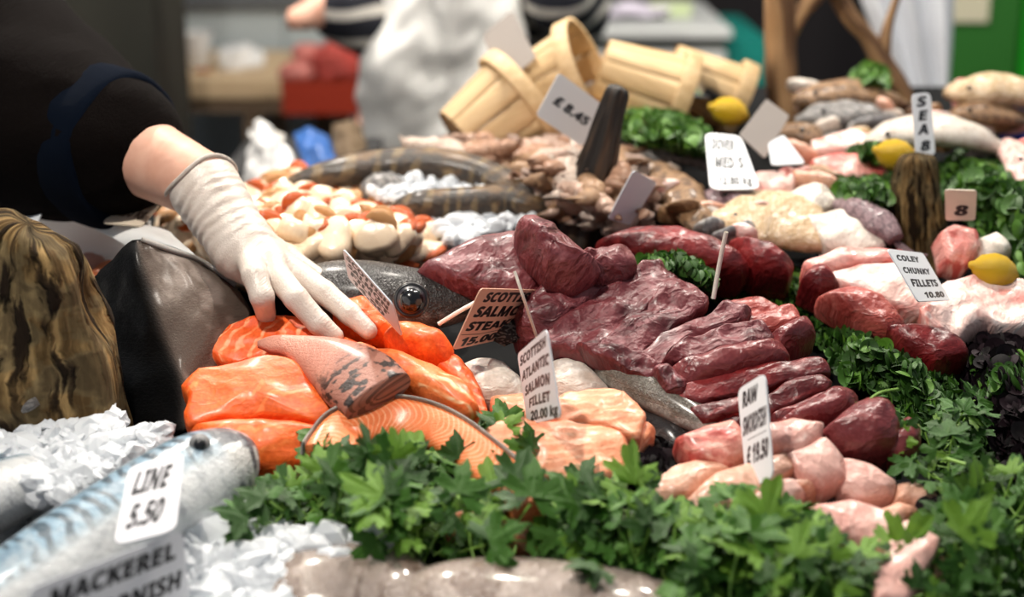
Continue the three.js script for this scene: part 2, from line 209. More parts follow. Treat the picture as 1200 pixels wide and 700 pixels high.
// ---------- the setting ----------
{
  const m = phys({ map: tile(tex(256, 256, (u, v) => mix3(hex(0x2a2826), hex(0x46423e), fbm(u, v, 12, 12, 61, 4))), 0.6), roughness: 0.8 });
  const g = new THREE.BoxGeometry(9, 0.1, 9); const q = g.attributes.uv; for (let i = 0; i < q.count; i++) q.setXY(i, q.getX(i) * 9, q.getY(i) * 9);
  const o = part('floor', g, m, scene); o.position.set(0, -0.05, -2.5); tag(o, 'dark tarmac market floor under the stalls', 'floor', null, 'structure');
  const w = part('wall_back', new THREE.BoxGeometry(9, 3, 0.15), phys({ color: 0x1c171a, roughness: 0.8 }), scene); w.position.set(0, 1.5, -5.6); tag(w, 'dark wall closing the market hall behind the stalls', 'wall', null, 'structure');
  const bx = (name, px0, px1, z, y0, y1, dz, mat) => { const a = atz(px0, 100, z).x, b = atz(px1, 100, z).x, o = part(name, new THREE.BoxGeometry(b - a, y1 - y0, dz), mat, scene); o.position.set((a + b) / 2, (y0 + y1) / 2, z - dz / 2); return o; };
  const pil = bx('pillar', -160, 184, -2.95, 0, 2.6, 0.3, phys({ map: tex(128, 128, (u, v) => mix3(hex(0x1e1e16), hex(0x34332a), fbm(u, v, 4, 8, 62, 4))), roughness: 0.7 })); pil.name = 'wall_pillar'; tag(pil, 'dark olive painted pillar behind the fishmonger in black', 'pillar', null, 'structure');
  // grey cabin side with a dark top rail
  const cab = thing('cabin_panel', 'pale blue-grey panelled cabin side behind the wooden table', 'panel', V(-0.75, 0, -4.1)); cab.userData.kind = 'structure';
  const pm = phys({ color: 0xa9b3b6, roughness: 0.5 });
  for (let i = 0; i < 5; i++) { const p = part('panel', new THREE.BoxGeometry(0.296, 1.0, 0.05), pm, cab); p.position.set(-0.6 + i * 0.3, 0.52, 0); }
  part('top_rail', new RoundedBoxGeometry(1.52, 0.05, 0.08, 2, 0.01), phys({ color: 0x5b5f63, roughness: 0.5 }), cab).position.set(0, 1.045, 0.01);
  part('upper_panel', new THREE.BoxGeometry(1.52, 1.2, 0.05), phys({ color: 0x33353a, roughness: 0.5 }), cab).position.set(0, 1.68, -0.01);
  // green doors
  const gr = thing('green_panel', 'bright green painted hoarding beyond the crab display', 'panel', V(1.3, 0, -3.6)); gr.userData.kind = 'structure';
  const pa = part('board', new THREE.BoxGeometry(0.16, 2.2, 0.05), phys({ color: 0x1d5a16, roughness: 0.55 }), gr); pa.position.set(-0.21, 1.1, 0);
  for (let i = 0; i < 3; i++) { const p = part('board', new THREE.BoxGeometry(0.156, 2.2, 0.07), phys({ color: 0x0c8a12, roughness: 0.5 }), gr); p.position.set(-0.04 + i * 0.16, 1.1, 0.01); }
  const nt = part('notice', new THREE.BoxGeometry(0.09, 0.1, 0.004), phys({ color: 0xb8b49c, roughness: 0.6 }), gr); nt.position.copy(atz(1137, 0, -3.57).sub(gr.position));
}
// the sloping display stall
{
  const st = thing('market_stall', 'sloping fishmonger display stall with dark board under all the fish', 'stall', V(0.2, 0, -1.6));
  const s = new THREE.Shape([[-1.0, 0.82], [1.5, 0.82], [1.5, 2.3], [0.3, 2.3], [0.2, 2.12], [-0.2, 2.06], [-0.32, 1.94], [-1.0, 1.94]].map((p) => new THREE.Vector2(...p)));
  const g = new THREE.ExtrudeGeometry(s, { depth: 0.05, bevelEnabled: false }), q = g.attributes.position;
  for (let i = 0; i < q.count; i++) { const x = q.getX(i), zz = -q.getY(i), d = q.getZ(i); q.setXYZ(i, x, bedY(zz) + d - 0.05, zz); } g.computeVertexNormals();
  wpart('display_board', g, phys({ color: 0x0b0c0e, roughness: 0.85, specularIntensity: 0.3 }), st);
  wpart('front_panel', new THREE.BoxGeometry(2.5, 0.74, 0.03).translate(0.25, 0.38, -0.84), phys({ color: 0x3c4a44, roughness: 0.6 }), st);
  for (const [x, z] of [[-0.95, -0.88], [1.45, -0.88], [-0.95, -1.9], [1.45, -2.25], [0.35, -2.25]]) { const h = bedY(z) - 0.052; wpart('leg', new THREE.BoxGeometry(0.05, h, 0.05).translate(x, h / 2, z), phys({ color: 0x6a6c6e, roughness: 0.4, metalness: 0.6 }), st); }
}
// hanging lamps over the stall (above the frame)
{
  const shadeM = phys({ color: 0x223026, roughness: 0.4, side: THREE.DoubleSide }), bulbM = phys({ color: 0xffffff, emissive: 0xfff5ea, emissiveIntensity: 6 });
  for (const [x, y, z, I] of LAMPS) {
    const g = thing('pendant_lamp', 'dark enamel pendant lamp hanging over the fish stall', 'lamp', V(x, y, z), 'pendant lamps over the stall');
    part('shade', new THREE.LatheGeometry([[0.025, 0.16], [0.03, 0.12], [0.09, 0.08], [0.15, 0.02], [0.152, 0.018], [0.092, 0.074], [0.032, 0.11]].map((p) => new THREE.Vector2(...p)), 28), shadeM, g);
    part('bulb', new THREE.SphereGeometry(0.035, 20, 14).translate(0, 0.035, 0), bulbM, g);
    part('cord', new THREE.CylinderGeometry(0.004, 0.004, 0.7, 8).translate(0, 0.5, 0), M.black, g);
    const l = new THREE.PointLight(0xfff5ea, I, 0, 2); l.position.set(0, 0.03, 0); l.castShadow = true; l.shadow.radius = 1.6; g.add(l);
  }
}

// ---------- people ----------
const skinM = phys({ map: tile(tex(256, 256, (u, v) => mix3(hex(0xc89078), hex(0xdcae98), fbm(u, v, 6, 6, 71, 4))), 0.12), roughness: 0.55 });
const gloveM = phys({ map: tile(tex(128, 128, (u, v) => mix3(hex(0xcfc0b4), hex(0xe2d8ce), fbm(u, v, 5, 5, 72, 4))), 0.1), roughness: 0.4, clearcoat: 0.2, clearcoatRoughness: 0.4, bumpMap: tile(bumpFine, 0.05), bumpScale: 0.0006 });
const clothM = (c) => phys({ color: c, roughness: 1, specularIntensity: 0.15, bumpMap: tile(bumpFine, 0.04), bumpScale: 0.001 });
{
  const tipI = atb(432, 388, 0.082), tipM = atb(392, 394, 0.082), tipT = atb(312, 370, 0.088);
  const K = (px, py, z) => atz(px, py, z);
  const z0 = tipI.z; // fingertips
  const wrist = K(286, 292, z0 - 0.075), cuff = K(238, 218, z0 - 0.125), elbow = K(60, 150, z0 - 0.26), shoulder = V(-0.86, 1.42, -1.98);
  const sleeveEnd = K(146, 172, z0 - 0.19);
  const chains = [ // knuckle, middle joint, last joint, tip with radii
    [K(338, 314, z0 - 0.058), K(380, 343, z0 - 0.03), K(410, 368, z0 - 0.012), tipI, 0.0094],           // index
    [K(322, 320, z0 - 0.036), K(347, 350, z0 - 0.002), K(374, 380, z0 + 0.008), tipM, 0.0096],          // middle
    [K(340, 306, z0 - 0.08), K(376, 330, z0 - 0.075), K(402, 352, z0 - 0.072), K(418, 372, z0 - 0.07), 0.0088], // ring
    [K(334, 298, z0 - 0.1), K(360, 318, z0 - 0.105), K(378, 338, z0 - 0.106), K(388, 354, z0 - 0.106), 0.008], // little
    [K(292, 300, z0 - 0.05), K(299, 324, z0 - 0.012), K(307, 348, z0 + 0.004), tipT, 0.0102],           // thumb
  ];
  const palmA = K(302, 306, z0 - 0.062), palmB = K(318, 312, z0 - 0.05), palmC = K(322, 300, z0 - 0.085);
  const armDir = wrist.clone().sub(cuff).normalize();
  const handF = (g) => (p) => {
    let d = capsule(p, cuff, wrist, 0.0355 + g, 0.029 + g);
    const along = p.clone().sub(cuff).dot(armDir); if (g > 0) d += 0.0013 * Math.sin(along * 520 + 5 * noise(p.x * 22, p.y * 22, p.z * 22) + 2.2 * Math.sin(p.x * 50 + p.z * 40)) * (0.4 + 0.9 * Math.abs(noise(p.x * 30 + 3, p.y * 30, p.z * 30)) * 2) * smooth(0.0, 0.02, along) * (1 - smooth(0.09, 0.13, along));
    d = smin(d, capsule(p, wrist, palmA, 0.027 + g, 0.023 + g), 0.015); d = smin(d, capsule(p, palmA, palmB, 0.021 + g, 0.014 + g), 0.012); d = smin(d, capsule(p, wrist, palmC, 0.022 + g, 0.013 + g), 0.012); d = smin(d, capsule(p, palmB, palmC, 0.013 + g, 0.012 + g), 0.012);
    let fd = 1; for (const [a, b, c, e, r] of chains) { let q = capsule(p, a, b, r * 1.2 + g, r * 1.05 + g); q = smin(q, capsule(p, b, c, r * 1.05 + g, r * 0.95 + g), 0.003); q = smin(q, capsule(p, c, e, r * 0.95 + g, r * 0.74 + g), 0.003); fd = Math.min(fd, q); }
    return smin(d, fd, 0.007);
  };
  const box = (list, pad) => { const lo = V(9, 9, 9), hi = V(-9, -9, -9); for (const p of list) { lo.min(p); hi.max(p); } return [lo.subScalar(pad), hi.addScalar(pad)]; };
  const pg = thing('person', 'fishmonger in dark jacket with a white latex glove pressing down on the salmon', 'person', V(-0.8, 0, -2.12));
  // body: torso, head, legs and both arms as one skin-coloured figure
  const hip = V(-0.86, 0.92, -2.2), chest = V(-0.86, 1.28, -2.06), neck = V(-0.83, 1.5, -1.98), head = V(-0.78, 1.64, -1.92), sh2 = V(-1.1, 1.4, -2.1), el2 = V(-1.22, 1.14, -2.06), ha2 = V(-1.1, 1.0, -1.86);
  const kn = [V(-0.76, 0.5, -2.22), V(-0.97, 0.5, -2.24)], ft = [V(-0.76, 0.08, -2.28), V(-0.98, 0.08, -2.28)];
  const torso = (p, g) => { let d = capsule(p, hip, chest, 0.15 + g, 0.16 + g); d = smin(d, capsule(p, shoulder, sh2, 0.085 + g, 0.085 + g), 0.08); d = smin(d, capsule(p, sh2, el2, 0.07 + g, 0.055 + g), 0.04); return smin(d, capsule(p, el2, ha2, 0.052 + g, 0.036 + g), 0.03); };
  const legs = (p, g) => { let d = 1; for (let i = 0; i < 2; i++) { const h = hip.clone().add(V(i ? -0.09 : 0.09, -0.04, 0)); d = Math.min(d, smin(capsule(p, h, kn[i], 0.095 + g, 0.065 + g), capsule(p, kn[i], ft[i], 0.06 + g, 0.045 + g), 0.03)); } return d; };
  const headF = (p) => { let d = Math.hypot((p.x - head.x) / 0.078, (p.y - head.y) / 0.112, (p.z - head.z) / 0.095) * 0.09 - 0.09; d = smin(d, capsule(p, head.clone().add(V(0.01, -0.07, 0.05)), head.clone().add(V(0.01, -0.08, 0.06)), 0.045, 0.035), 0.03); d = smin(d, capsule(p, head.clone().add(V(0.015, 0.0, 0.1)), head.clone().add(V(0.018, -0.03, 0.118)), 0.009, 0.014), 0.012); for (const s of [-1, 1]) { d = smin(d, capsule(p, head.clone().add(V(s * 0.08, 0.01, 0)), head.clone().add(V(s * 0.084, -0.02, 0)), 0.014, 0.012), 0.008); d = Math.max(d, 0.012 - Math.hypot(p.x - head.x - s * 0.03 - 0.012, p.y - head.y - 0.012, p.z - head.z - 0.098)); } return d; };
  const [bl, bh] = box([hip, head, ft[0], ft[1], el2, ha2, shoulder, sh2], 0.2);
  const bodyCoarse = nets((p) => { let d = smin(torso(p, 0), legs(p, 0), 0.05); d = smin(d, capsule(p, chest, neck, 0.1, 0.055), 0.05); d = smin(d, headF(p), 0.02); return smin(d, capsule(p, shoulder, elbow, 0.075, 0.055), 0.04); }, bl, bh, 0.016);
  const [al, ah] = box([cuff, elbow, shoulder], 0.1);
  const armG = nets((p) => { let d = capsule(p, elbow, sleeveEnd, 0.05, 0.0445); d = smin(d, capsule(p, sleeveEnd, cuff, 0.045, 0.0345), 0.01); d = smin(d, capsule(p, cuff, wrist, 0.033, 0.026), 0.006); return smin(d, capsule(p, shoulder, elbow, 0.06, 0.052), 0.02) + 0.0008 * noise(p.x * 60, p.y * 60, p.z * 60); }, al, ah, 0.006);
  wpart('body', mergeGeometries([bodyCoarse, armG]), skinM, pg, 'bare forearm with light skin');
  for (const s of [-1, 1]) { wpart('eye', new THREE.SphereGeometry(0.0115, 14, 10).translate(head.x + s * 0.03 + 0.012, head.y + 0.012, head.z + 0.083), phys({ color: 0xe8e4e0, roughness: 0.2 }), pg); wpart('iris', new THREE.SphereGeometry(0.006, 12, 8).translate(head.x + s * 0.03 + 0.012, head.y + 0.01, head.z + 0.09), phys({ color: 0x2a1c12, roughness: 0.2 }), pg); }
  wpart('mouth', tube([head.clone().add(V(-0.012, -0.062, 0.092)), head.clone().add(V(0.012, -0.064, 0.1)), head.clone().add(V(0.036, -0.062, 0.092))], 0.004, 6), phys({ color: 0xa86058, roughness: 0.5 }), pg);
  // glove
  const [gl, gh] = box([cuff, wrist, ...chains.flat().filter((q) => q.isVector3)], 0.06);
  const cuffCut = cuff.clone().addScaledVector(armDir, -0.004);
  const hf = handF(0.002), hi_ = nets((p) => Math.max(hf(p), -(p.clone().sub(cuffCut).dot(armDir))), gl, gh, 0.0026);
  const gv = wpart('glove', hi_, gloveM, pg, 'wrinkled white latex glove');
  { const s = armDir.clone().cross(V(0, 1, 0)).normalize(), u = s.clone().cross(armDir), pts = []; for (let i = 0; i < 28; i++) { const a = i / 28 * 6.2832; pts.push(cuffCut.clone().addScaledVector(s, Math.cos(a) * 0.0378).addScaledVector(u, Math.sin(a) * 0.0378).addScaledVector(armDir, 0.003 * Math.sin(a * 3))); } const c = new THREE.CatmullRomCurve3(pts, true); wpart('rolled_edge', new THREE.TubeGeometry(c, 60, 0.0026, 8, true), gloveM, gv); }
  // jacket: torso shell and loose sleeve
  const el = elbow.clone().add(V(0, 0.0, 0)), jm = clothM(0x0b0706);
  const jacket = nets((p) => { let d = torso(p, 0.028); const w = 0.006 * noise(p.x * 14, p.y * 26, p.z * 14); d = smin(d, capsule(p, shoulder, el, 0.115, 0.102), 0.06); d = smin(d, capsule(p, el, sleeveEnd.clone().lerp(el, 0.2), 0.105, 0.08), 0.03); d = smin(d, capsule(p, chest, neck, 0.13, 0.07), 0.05); d = Math.max(d + w, 0.86 - p.y); return d; }, bl.clone().sub(V(0.05, 0.05, 0.05)), bh.clone().max(sleeveEnd.clone().addScalar(0.12)), 0.012);
  wpart('jacket', jacket, jm, pg, 'very dark brown jacket');
  const cd = sleeveEnd.clone().sub(elbow).normalize(), s0 = sleeveEnd.clone().addScaledVector(cd, -0.05).add(V(0, -0.005, 0));
  wpart('sleeve_cuff', loft([{ p: s0.clone().addScaledVector(cd, -0.015), a: 0.06, b: 0.06 }, { p: s0.clone().addScaledVector(cd, -0.012), a: 0.076, b: 0.078 }, { p: s0.clone().addScaledVector(cd, 0.01), a: 0.084, b: 0.088 }, { p: s0.clone().addScaledVector(cd, 0.04), a: 0.083, b: 0.087 }, { p: s0.clone().addScaledVector(cd, 0.055), a: 0.077, b: 0.081 }, { p: s0.clone().addScaledVector(cd, 0.052), a: 0.064, b: 0.066 }, { p: s0.clone().addScaledVector(cd, 0.03), a: 0.056, b: 0.058 }], { amp: 0.004, freq: 22, seg: 36, M: 28 }), clothM(0x07101e), pg, 'navy rolled sleeve cuff');
  const apron = nets((p) => Math.max(Math.min(legs(p, 0.02), capsule(p, hip, hip.clone().add(V(0, -0.12, 0)), 0.175, 0.18)), p.y - 0.9, 0.1 - p.y), V(-1.2, 0.05, -2.5), V(-0.55, 1.0, -1.95), 0.016);
  wpart('trousers', apron, clothM(0x0b0b0d), pg);
  for (const q of ft) wpart('boot', loft([{ p: q.clone().add(V(0, -0.02, -0.07)), a: 0.035, b: 0.05 }, { p: q.clone().add(V(0, -0.02, 0)), a: 0.05, b: 0.058 }, { p: q.clone().add(V(0, -0.04, 0.1)), a: 0.05, b: 0.038 }, { p: q.clone().add(V(0, -0.045, 0.17)), a: 0.03, b: 0.03 }]), M.black, pg);
  wpart('hair', nets((p) => Math.max(Math.hypot((p.x - head.x) / 0.085, (p.y - head.y - 0.012) / 0.118, (p.z - head.z + 0.012) / 0.1) * 0.1 - 0.1, (p.z - head.z) * 0.9 - (p.y - head.y - 0.03)), head.clone().subScalar(0.16), head.clone().addScalar(0.16), 0.008), clothM(0x20160f), pg);
}
// the second worker: white apron, navy striped top, cut by the upper edge of the picture
{
  const z = -2.95, cx = atz(520, 60, z).x, pg = thing('person', 'worker in a navy striped top and crumpled white apron behind the baskets', 'person', V(cx, 0, z));
  const hip = V(cx, 0.9, z), chest = V(cx + 0.01, 1.3, z + 0.06), neck = V(cx + 0.01, 1.5, z + 0.1), head = V(cx, 1.66, z + 0.14);
  const shl = V(cx - 0.17, 1.4, z + 0.05), ell = atz(450, 25, z + 0.14), hal = atz(388, 8, z + 0.2), shr = V(cx + 0.19, 1.4, z + 0.05), elr = V(cx + 0.24, 1.14, z + 0.02), har = V(cx + 0.2, 1.2, z + 0.24);
  const arms = (p, g) => Math.min(smin(capsule(p, shl, ell, 0.065 + g, 0.052 + g), capsule(p, ell, hal.clone().lerp(ell, 0.25), 0.05 + g, 0.042 + g), 0.03), smin(capsule(p, shr, elr, 0.065 + g, 0.05 + g), capsule(p, elr, har.clone().lerp(elr, 0.25), 0.05 + g, 0.04 + g), 0.03));
  const leg = (p, g) => Math.min(capsule(p, hip.clone().add(V(-0.09, -0.03, 0)), V(cx - 0.1, 0.08, z), 0.1 + g, 0.05 + g), capsule(p, hip.clone().add(V(0.09, -0.03, 0)), V(cx + 0.1, 0.08, z), 0.1 + g, 0.05 + g));
  const tor = (p, g) => smin(capsule(p, hip, chest, 0.14 + g, 0.15 + g), capsule(p, shl, shr, 0.07 + g, 0.07 + g), 0.07);
  const lo = V(cx - 0.5, 0, z - 0.25), hi = V(cx + 0.5, 1.85, z + 0.4);
  wpart('body', nets((p) => { let d = smin(tor(p, 0), leg(p, 0), 0.05); d = smin(d, arms(p, 0), 0.03); d = smin(d, capsule(p, chest, neck, 0.09, 0.055), 0.04); d = smin(d, Math.hypot((p.x - head.x) / 0.078, (p.y - head.y) / 0.115, (p.z - head.z) / 0.095) * 0.09 - 0.09, 0.03); d = smin(d, capsule(p, ell, hal, 0.04, 0.026), 0.02); return smin(d, capsule(p, hal, hal.clone().add(V(-0.06, -0.02, 0.03)), 0.035, 0.022), 0.02); }, lo, hi, 0.016), skinM, pg);
  const stripe = tex(64, 256, (u, v) => mix3(hex(0x10131f), hex(0xc8c4bc), smooth(0.6, 0.66, (v * 6) % 1) * (1 - smooth(0.92, 0.98, (v * 6) % 1))));
  const sg = nets((p) => Math.max(Math.min(smin(tor(p, 0.02), arms(p, 0.02), 0.03), capsule(p, chest, neck, 0.11, 0.06)) + 0.004 * noise(p.x * 20, p.y * 20, p.z * 20), 0.92 - p.y), lo, hi, 0.014); wpart('striped_top', sg, phys({ map: tile(stripe, 0.36), roughness: 0.9 }), pg, 'navy and white striped top');
  wpart('trousers', nets((p) => Math.max(leg(p, 0.018), p.y - 0.93, 0.08 - p.y), lo, hi, 0.018), clothM(0x1a1a20), pg);
  const rows = []; // crumpled apron sheet hanging in front of the body
  const ax = [418, 455, 500, 545, 585, 612], top = [-90, -60, -30, 40, 110, 180, 300, 480, 700], R = rng(5);
  for (const py of top) rows.push(ax.map((px, i) => { const w = py < 0 ? lerp(0.55, 1, (py + 90) / 90) : 1, q = atz(520 + (px - 520) * w, py, z + 0.28); q.z += -Math.abs(i - 2.5) * 0.03 + (R() - 0.5) * 0.05; q.x += (R() - 0.5) * 0.02; return q; }));
  wpart('apron', sheet(rows, { nu: 40, nv: 60, thick: 0.004, amp: 0.014, freq: 16, seed: 3 }), phys({ color: 0xecece8, roughness: 0.5 }), pg, 'crumpled white apron');
  wpart('hair', nets((p) => Math.max(Math.hypot((p.x - head.x) / 0.085, (p.y - head.y - 0.012) / 0.12, (p.z - head.z + 0.012) / 0.1) * 0.1 - 0.1, (p.z - head.z) * 0.9 - (p.y - head.y - 0.03)), head.clone().subScalar(0.16), head.clone().addScalar(0.16), 0.01), clothM(0x2a2018), pg);
  for (const s of [-1, 1]) wpart('boot', loft([{ p: V(cx + s * 0.1, 0.05, z - 0.07), a: 0.035, b: 0.045 }, { p: V(cx + s * 0.1, 0.06, z), a: 0.05, b: 0.055 }, { p: V(cx + s * 0.1, 0.04, z + 0.12), a: 0.05, b: 0.038 }, { p: V(cx + s * 0.1, 0.035, z + 0.18), a: 0.03, b: 0.03 }]), M.black, pg);
}

// ---------- fillets, steaks and slices ----------
function piece(name, mat, label, category, group, o) { return solo(name, pillow(o), mat, label, category, group); }
const SG = 'salmon pieces under the gloved hand';
piece('salmon_fillet', M.salmonDeep, 'bright orange salmon fillet folded over beside the black fish', 'fillet', SG, { pts: [[210, 446], [232, 428], [270, 420], [320, 414], [352, 422], [378, 452], [394, 482], [372, 492], [340, 488], [300, 486], [255, 490], [220, 497], [212, 480], [219, 462]], h: 0.075, f: 0.35, t: 0.035, dome: 0.006, edge: 0.2, amp: 0.005, freq: 24, rot: 0.2, seed: 2 });
piece('salmon_fillet', M.salmonDeep, 'orange salmon fillet sloping down behind the mackerel head', 'fillet', SG, { pts: [[216, 494], [260, 488], [320, 486], [385, 494], [384, 520], [360, 546], [320, 556], [270, 548], [235, 530]], h: 0.052, f: 0.8, t: 0.045, dome: 0.01, amp: 0.005, freq: 30, rot: 0.1, seed: 3 });
piece('salmon_steak', M.salmon, 'pale-ringed salmon steak with marbled end beneath the gloved fingertips', 'steak', SG, { pts: [[241, 412], [247, 394], [268, 378], [300, 368], [340, 366], [395, 388], [442, 412], [430, 424], [400, 424], [345, 416], [305, 418], [270, 426]], h: 0.076, f: 0.3, t: 0.035, dome: 0.004, edge: 0.2, amp: 0.004, rot: 1.2, seed: 4 });
piece('salmon_fillet', M.salmonStripe, 'long salmon fillet with pale fat lines below the gloved fingers', 'fillet', SG, { pts: [[392, 398], [415, 396], [450, 410], [500, 430], [560, 468], [574, 492], [545, 504], [500, 484], [462, 462], [436, 438], [408, 416]], h: 0.074, f: 0.3, t: 0.04, dome: 0.01, amp: 0.005, freq: 35, rot: -0.5, seed: 5 });
piece('salmon_fillet', M.salmonStripe, 'narrow ribbed salmon strip lying on the long fillet', 'fillet', SG, { pts: [[432, 405], [455, 403], [505, 425], [548, 450], [562, 474], [545, 480], [505, 460], [465, 436]], h: 0.09, f: 0.3, t: 0.02, dome: 0.008, amp: 0.004, freq: 40, rot: -0.5, seed: 6 });
piece('salmon_fillet', M.salmonDeep, 'deep orange salmon piece behind the narrow upright price card', 'fillet', SG, { pts: [[388, 362], [400, 347], [418, 342], [440, 352], [462, 372], [470, 392], [455, 404], [430, 398], [405, 384]], h: 0.085, f: 0.6, t: 0.04, dome: 0.014, amp: 0.005, rot: 0.4, seed: 7 });
piece('salmon_fillet', M.salmonDeep, 'rounded orange salmon chunk in front of the dark fish eye', 'fillet', SG, { pts: [[448, 388], [462, 372], [490, 376], [520, 388], [532, 402], [524, 418], [502, 422], [472, 412]], h: 0.092, f: 0.5, t: 0.045, dome: 0.016, amp: 0.004, rot: 0.2, seed: 8 });
piece('salmon_fillet', M.salmon, 'thin orange salmon piece between the round chunk and white belly skin', 'fillet', SG, { pts: [[505, 420], [532, 410], [552, 428], [568, 462], [575, 495], [556, 488], [535, 458]], h: 0.066, f: 0.3, t: 0.03, rot: -0.6, seed: 9 });
const PG = 'pale salmon fillets behind the flat-leaf parsley';
piece('salmon_fillet', M.salmonPale, 'small pale salmon fillet end behind the tall white price card', 'fillet', PG, { pts: [[575, 464], [610, 457], [652, 456], [655, 474], [618, 488], [584, 492], [577, 480]], h: 0.062, f: 0.2, t: 0.026, edge: 0.2, dome: 0.003, rot: 0.2, seed: 10 });
piece('salmon_fillet', M.salmonPale, 'pale salmon fillet with ragged end beside the silver fish tail', 'fillet', PG, { pts: [[640, 472], [665, 457], [718, 453], [748, 468], [758, 484], [748, 512], [722, 502], [684, 494], [650, 494]], h: 0.078, f: 0.25, t: 0.028, dome: 0.004, edge: 0.2, amp: 0.004, rot: 0.15, seed: 11 });
piece('salmon_fillet', M.salmonPale, 'broad pale salmon fillet lying lowest behind the parsley', 'fillet', PG, { pts: [[560, 502], [600, 486], [650, 492], [700, 492], [736, 510], [738, 535], [724, 554], [690, 566], [640, 556], [595, 540]], h: 0.066, f: 0.3, t: 0.03, dome: 0.006, edge: 0.2, amp: 0.004, rot: 0.15, seed: 12 });
piece('salmon_fillet', M.salmonPale, 'pale salmon offcut lying against the silver fish', 'fillet', PG, { pts: [[742, 512], [757, 490], [768, 500], [766, 514], [748, 532]], h: 0.06, f: 0.3, t: 0.03, rot: 0.8, seed: 13 });
piece('salmon_trimming', M.salmonPale, 'ragged salmon trimming poking out of the parsley', 'trimming', null, { pts: [[520, 602], [560, 596], [600, 606], [650, 610], [654, 624], [610, 630], [560, 616], [525, 618]], h: 0.05, f: 0.3, t: 0.03, amp: 0.006, freq: 60, seed: 14 });
{ // salmon tail piece with its skin
  const P = (x, y) => atb(x, y, 0.088), st = solo('salmon_tail', loft([{ p: P(302, 404), a: 0.003, b: 0.003 }, { p: P(318, 404), a: 0.009, b: 0.006 }, { p: P(345, 408), a: 0.013, b: 0.009 }, { p: P(385, 424), a: 0.027, b: 0.014 }, { p: P(420, 446), a: 0.036, b: 0.016 }, { p: P(444, 466), a: 0.034, b: 0.013 }], { up: V(0, 1, 0.75), seg: 28, pow: 2.6 }),
    wet(tex(256, 256, (u, v) => { const k = smooth(0.5, 0.85, v + 0.3 * fbm(u, v, 6, 6, 81, 4) - 0.12), s = smooth(0.5, 0.62, fbm(u, v, 26, 26, 82, 3)); return mix3(mix3(hex(0xdc9880), hex(0xc07c68), fbm(u, v, 8, 8, 84, 3)), hex(0x2a1a14), k * (0.25 + 0.75 * s)); }), { roughness: 0.5, bumpScale: 0.0007 }), 'salmon tail piece with pinkish brown skin and dark mottled end', 'fish', SG);
}
{ // horseshoe salmon steak in front with grey skin round its outer edge
  const P = (x, y, h) => atb(x, y, h), ctr = [[384, 540, 31], [402, 512, 31], [438, 497, 29], [478, 496, 28], [520, 510, 27], [560, 538, 26], [598, 572, 25], [622, 606, 20]], U = V(0, 0.8, 0.75).normalize();
  const nodes = ctr.map(([x, y, w], i) => ({ p: P(x, y, 0.062), a: w * 0.00074, b: 0.013 }));
  const g = thing('salmon_steak', 'horseshoe salmon steak with grey skin rim standing in the parsley', 'steak', P(500, 540, 0.0), SG);
  const gg = loft(nodes, { up: U, seg: 32, M: 48, pow: 4, vlen: 0.1 }); wpart('flesh', gg, wet(tex(384, 384, (u, v) => { const s = 0.5 + 0.5 * Math.sin(6.2832 * (v * 16 + 2.4 * Math.cos(6.2832 * u * 2) + fbm(u, v, 3, 3, 85, 3))); return mix3(mix3(hex(0xea6a28), hex(0xf08a4c), fbm(u, v, 5, 5, 88, 4)), hex(0xf8b48c), smooth(0.6, 1, s) * 0.7 * smooth(0.3, 0.6, fbm(u, v, 6, 6, 87, 3))); }), { roughness: 0.45, bumpScale: 0.0008 }), g);
  const C = catmull(nodes.map((q) => arr(q.p)), 40, false).map(vec), W = catmull(nodes.map((q) => [q.a]), 40, false), edge = C.map((p, i) => { const t = C[Math.min(39, i + 1)].clone().sub(C[Math.max(0, i - 1)]).normalize(), s = t.clone().cross(U).normalize(); return p.clone().addScaledVector(s, -W[i][0] * 0.985).addScaledVector(U, 0.001); });
  wpart('skin', loft(edge.filter((_, i) => i % 3 === 0).map((p) => ({ p, a: 0.0022, b: 0.0125 })), { up: U, seg: 12, M: 60, pow: 3 }), wet(tex(128, 128, (u, v) => mix3(hex(0x98928c), hex(0xcac2b8), fbm(u, v, 6, 30, 86, 4)))), g, 'thin grey skin rim');
}
piece('white_belly', M.whiteFish, 'white fish belly flap with an orange scrap beside the chunk of salmon', 'fish', null, { pts: [[532, 428], [560, 417], [590, 420], [612, 440], [614, 462], [585, 468], [562, 462], [545, 446]], h: 0.056, f: 0.15, t: 0.03, dome: 0.008, seed: 15 });
piece('white_belly', M.whiteFish, 'white scaly fish belly behind the tall white price card', 'fish', null, { pts: [[640, 424], [662, 414], [694, 428], [716, 452], [700, 464], [660, 464], [640, 452]], h: 0.06, f: 0.15, t: 0.035, dome: 0.01, seed: 16 });

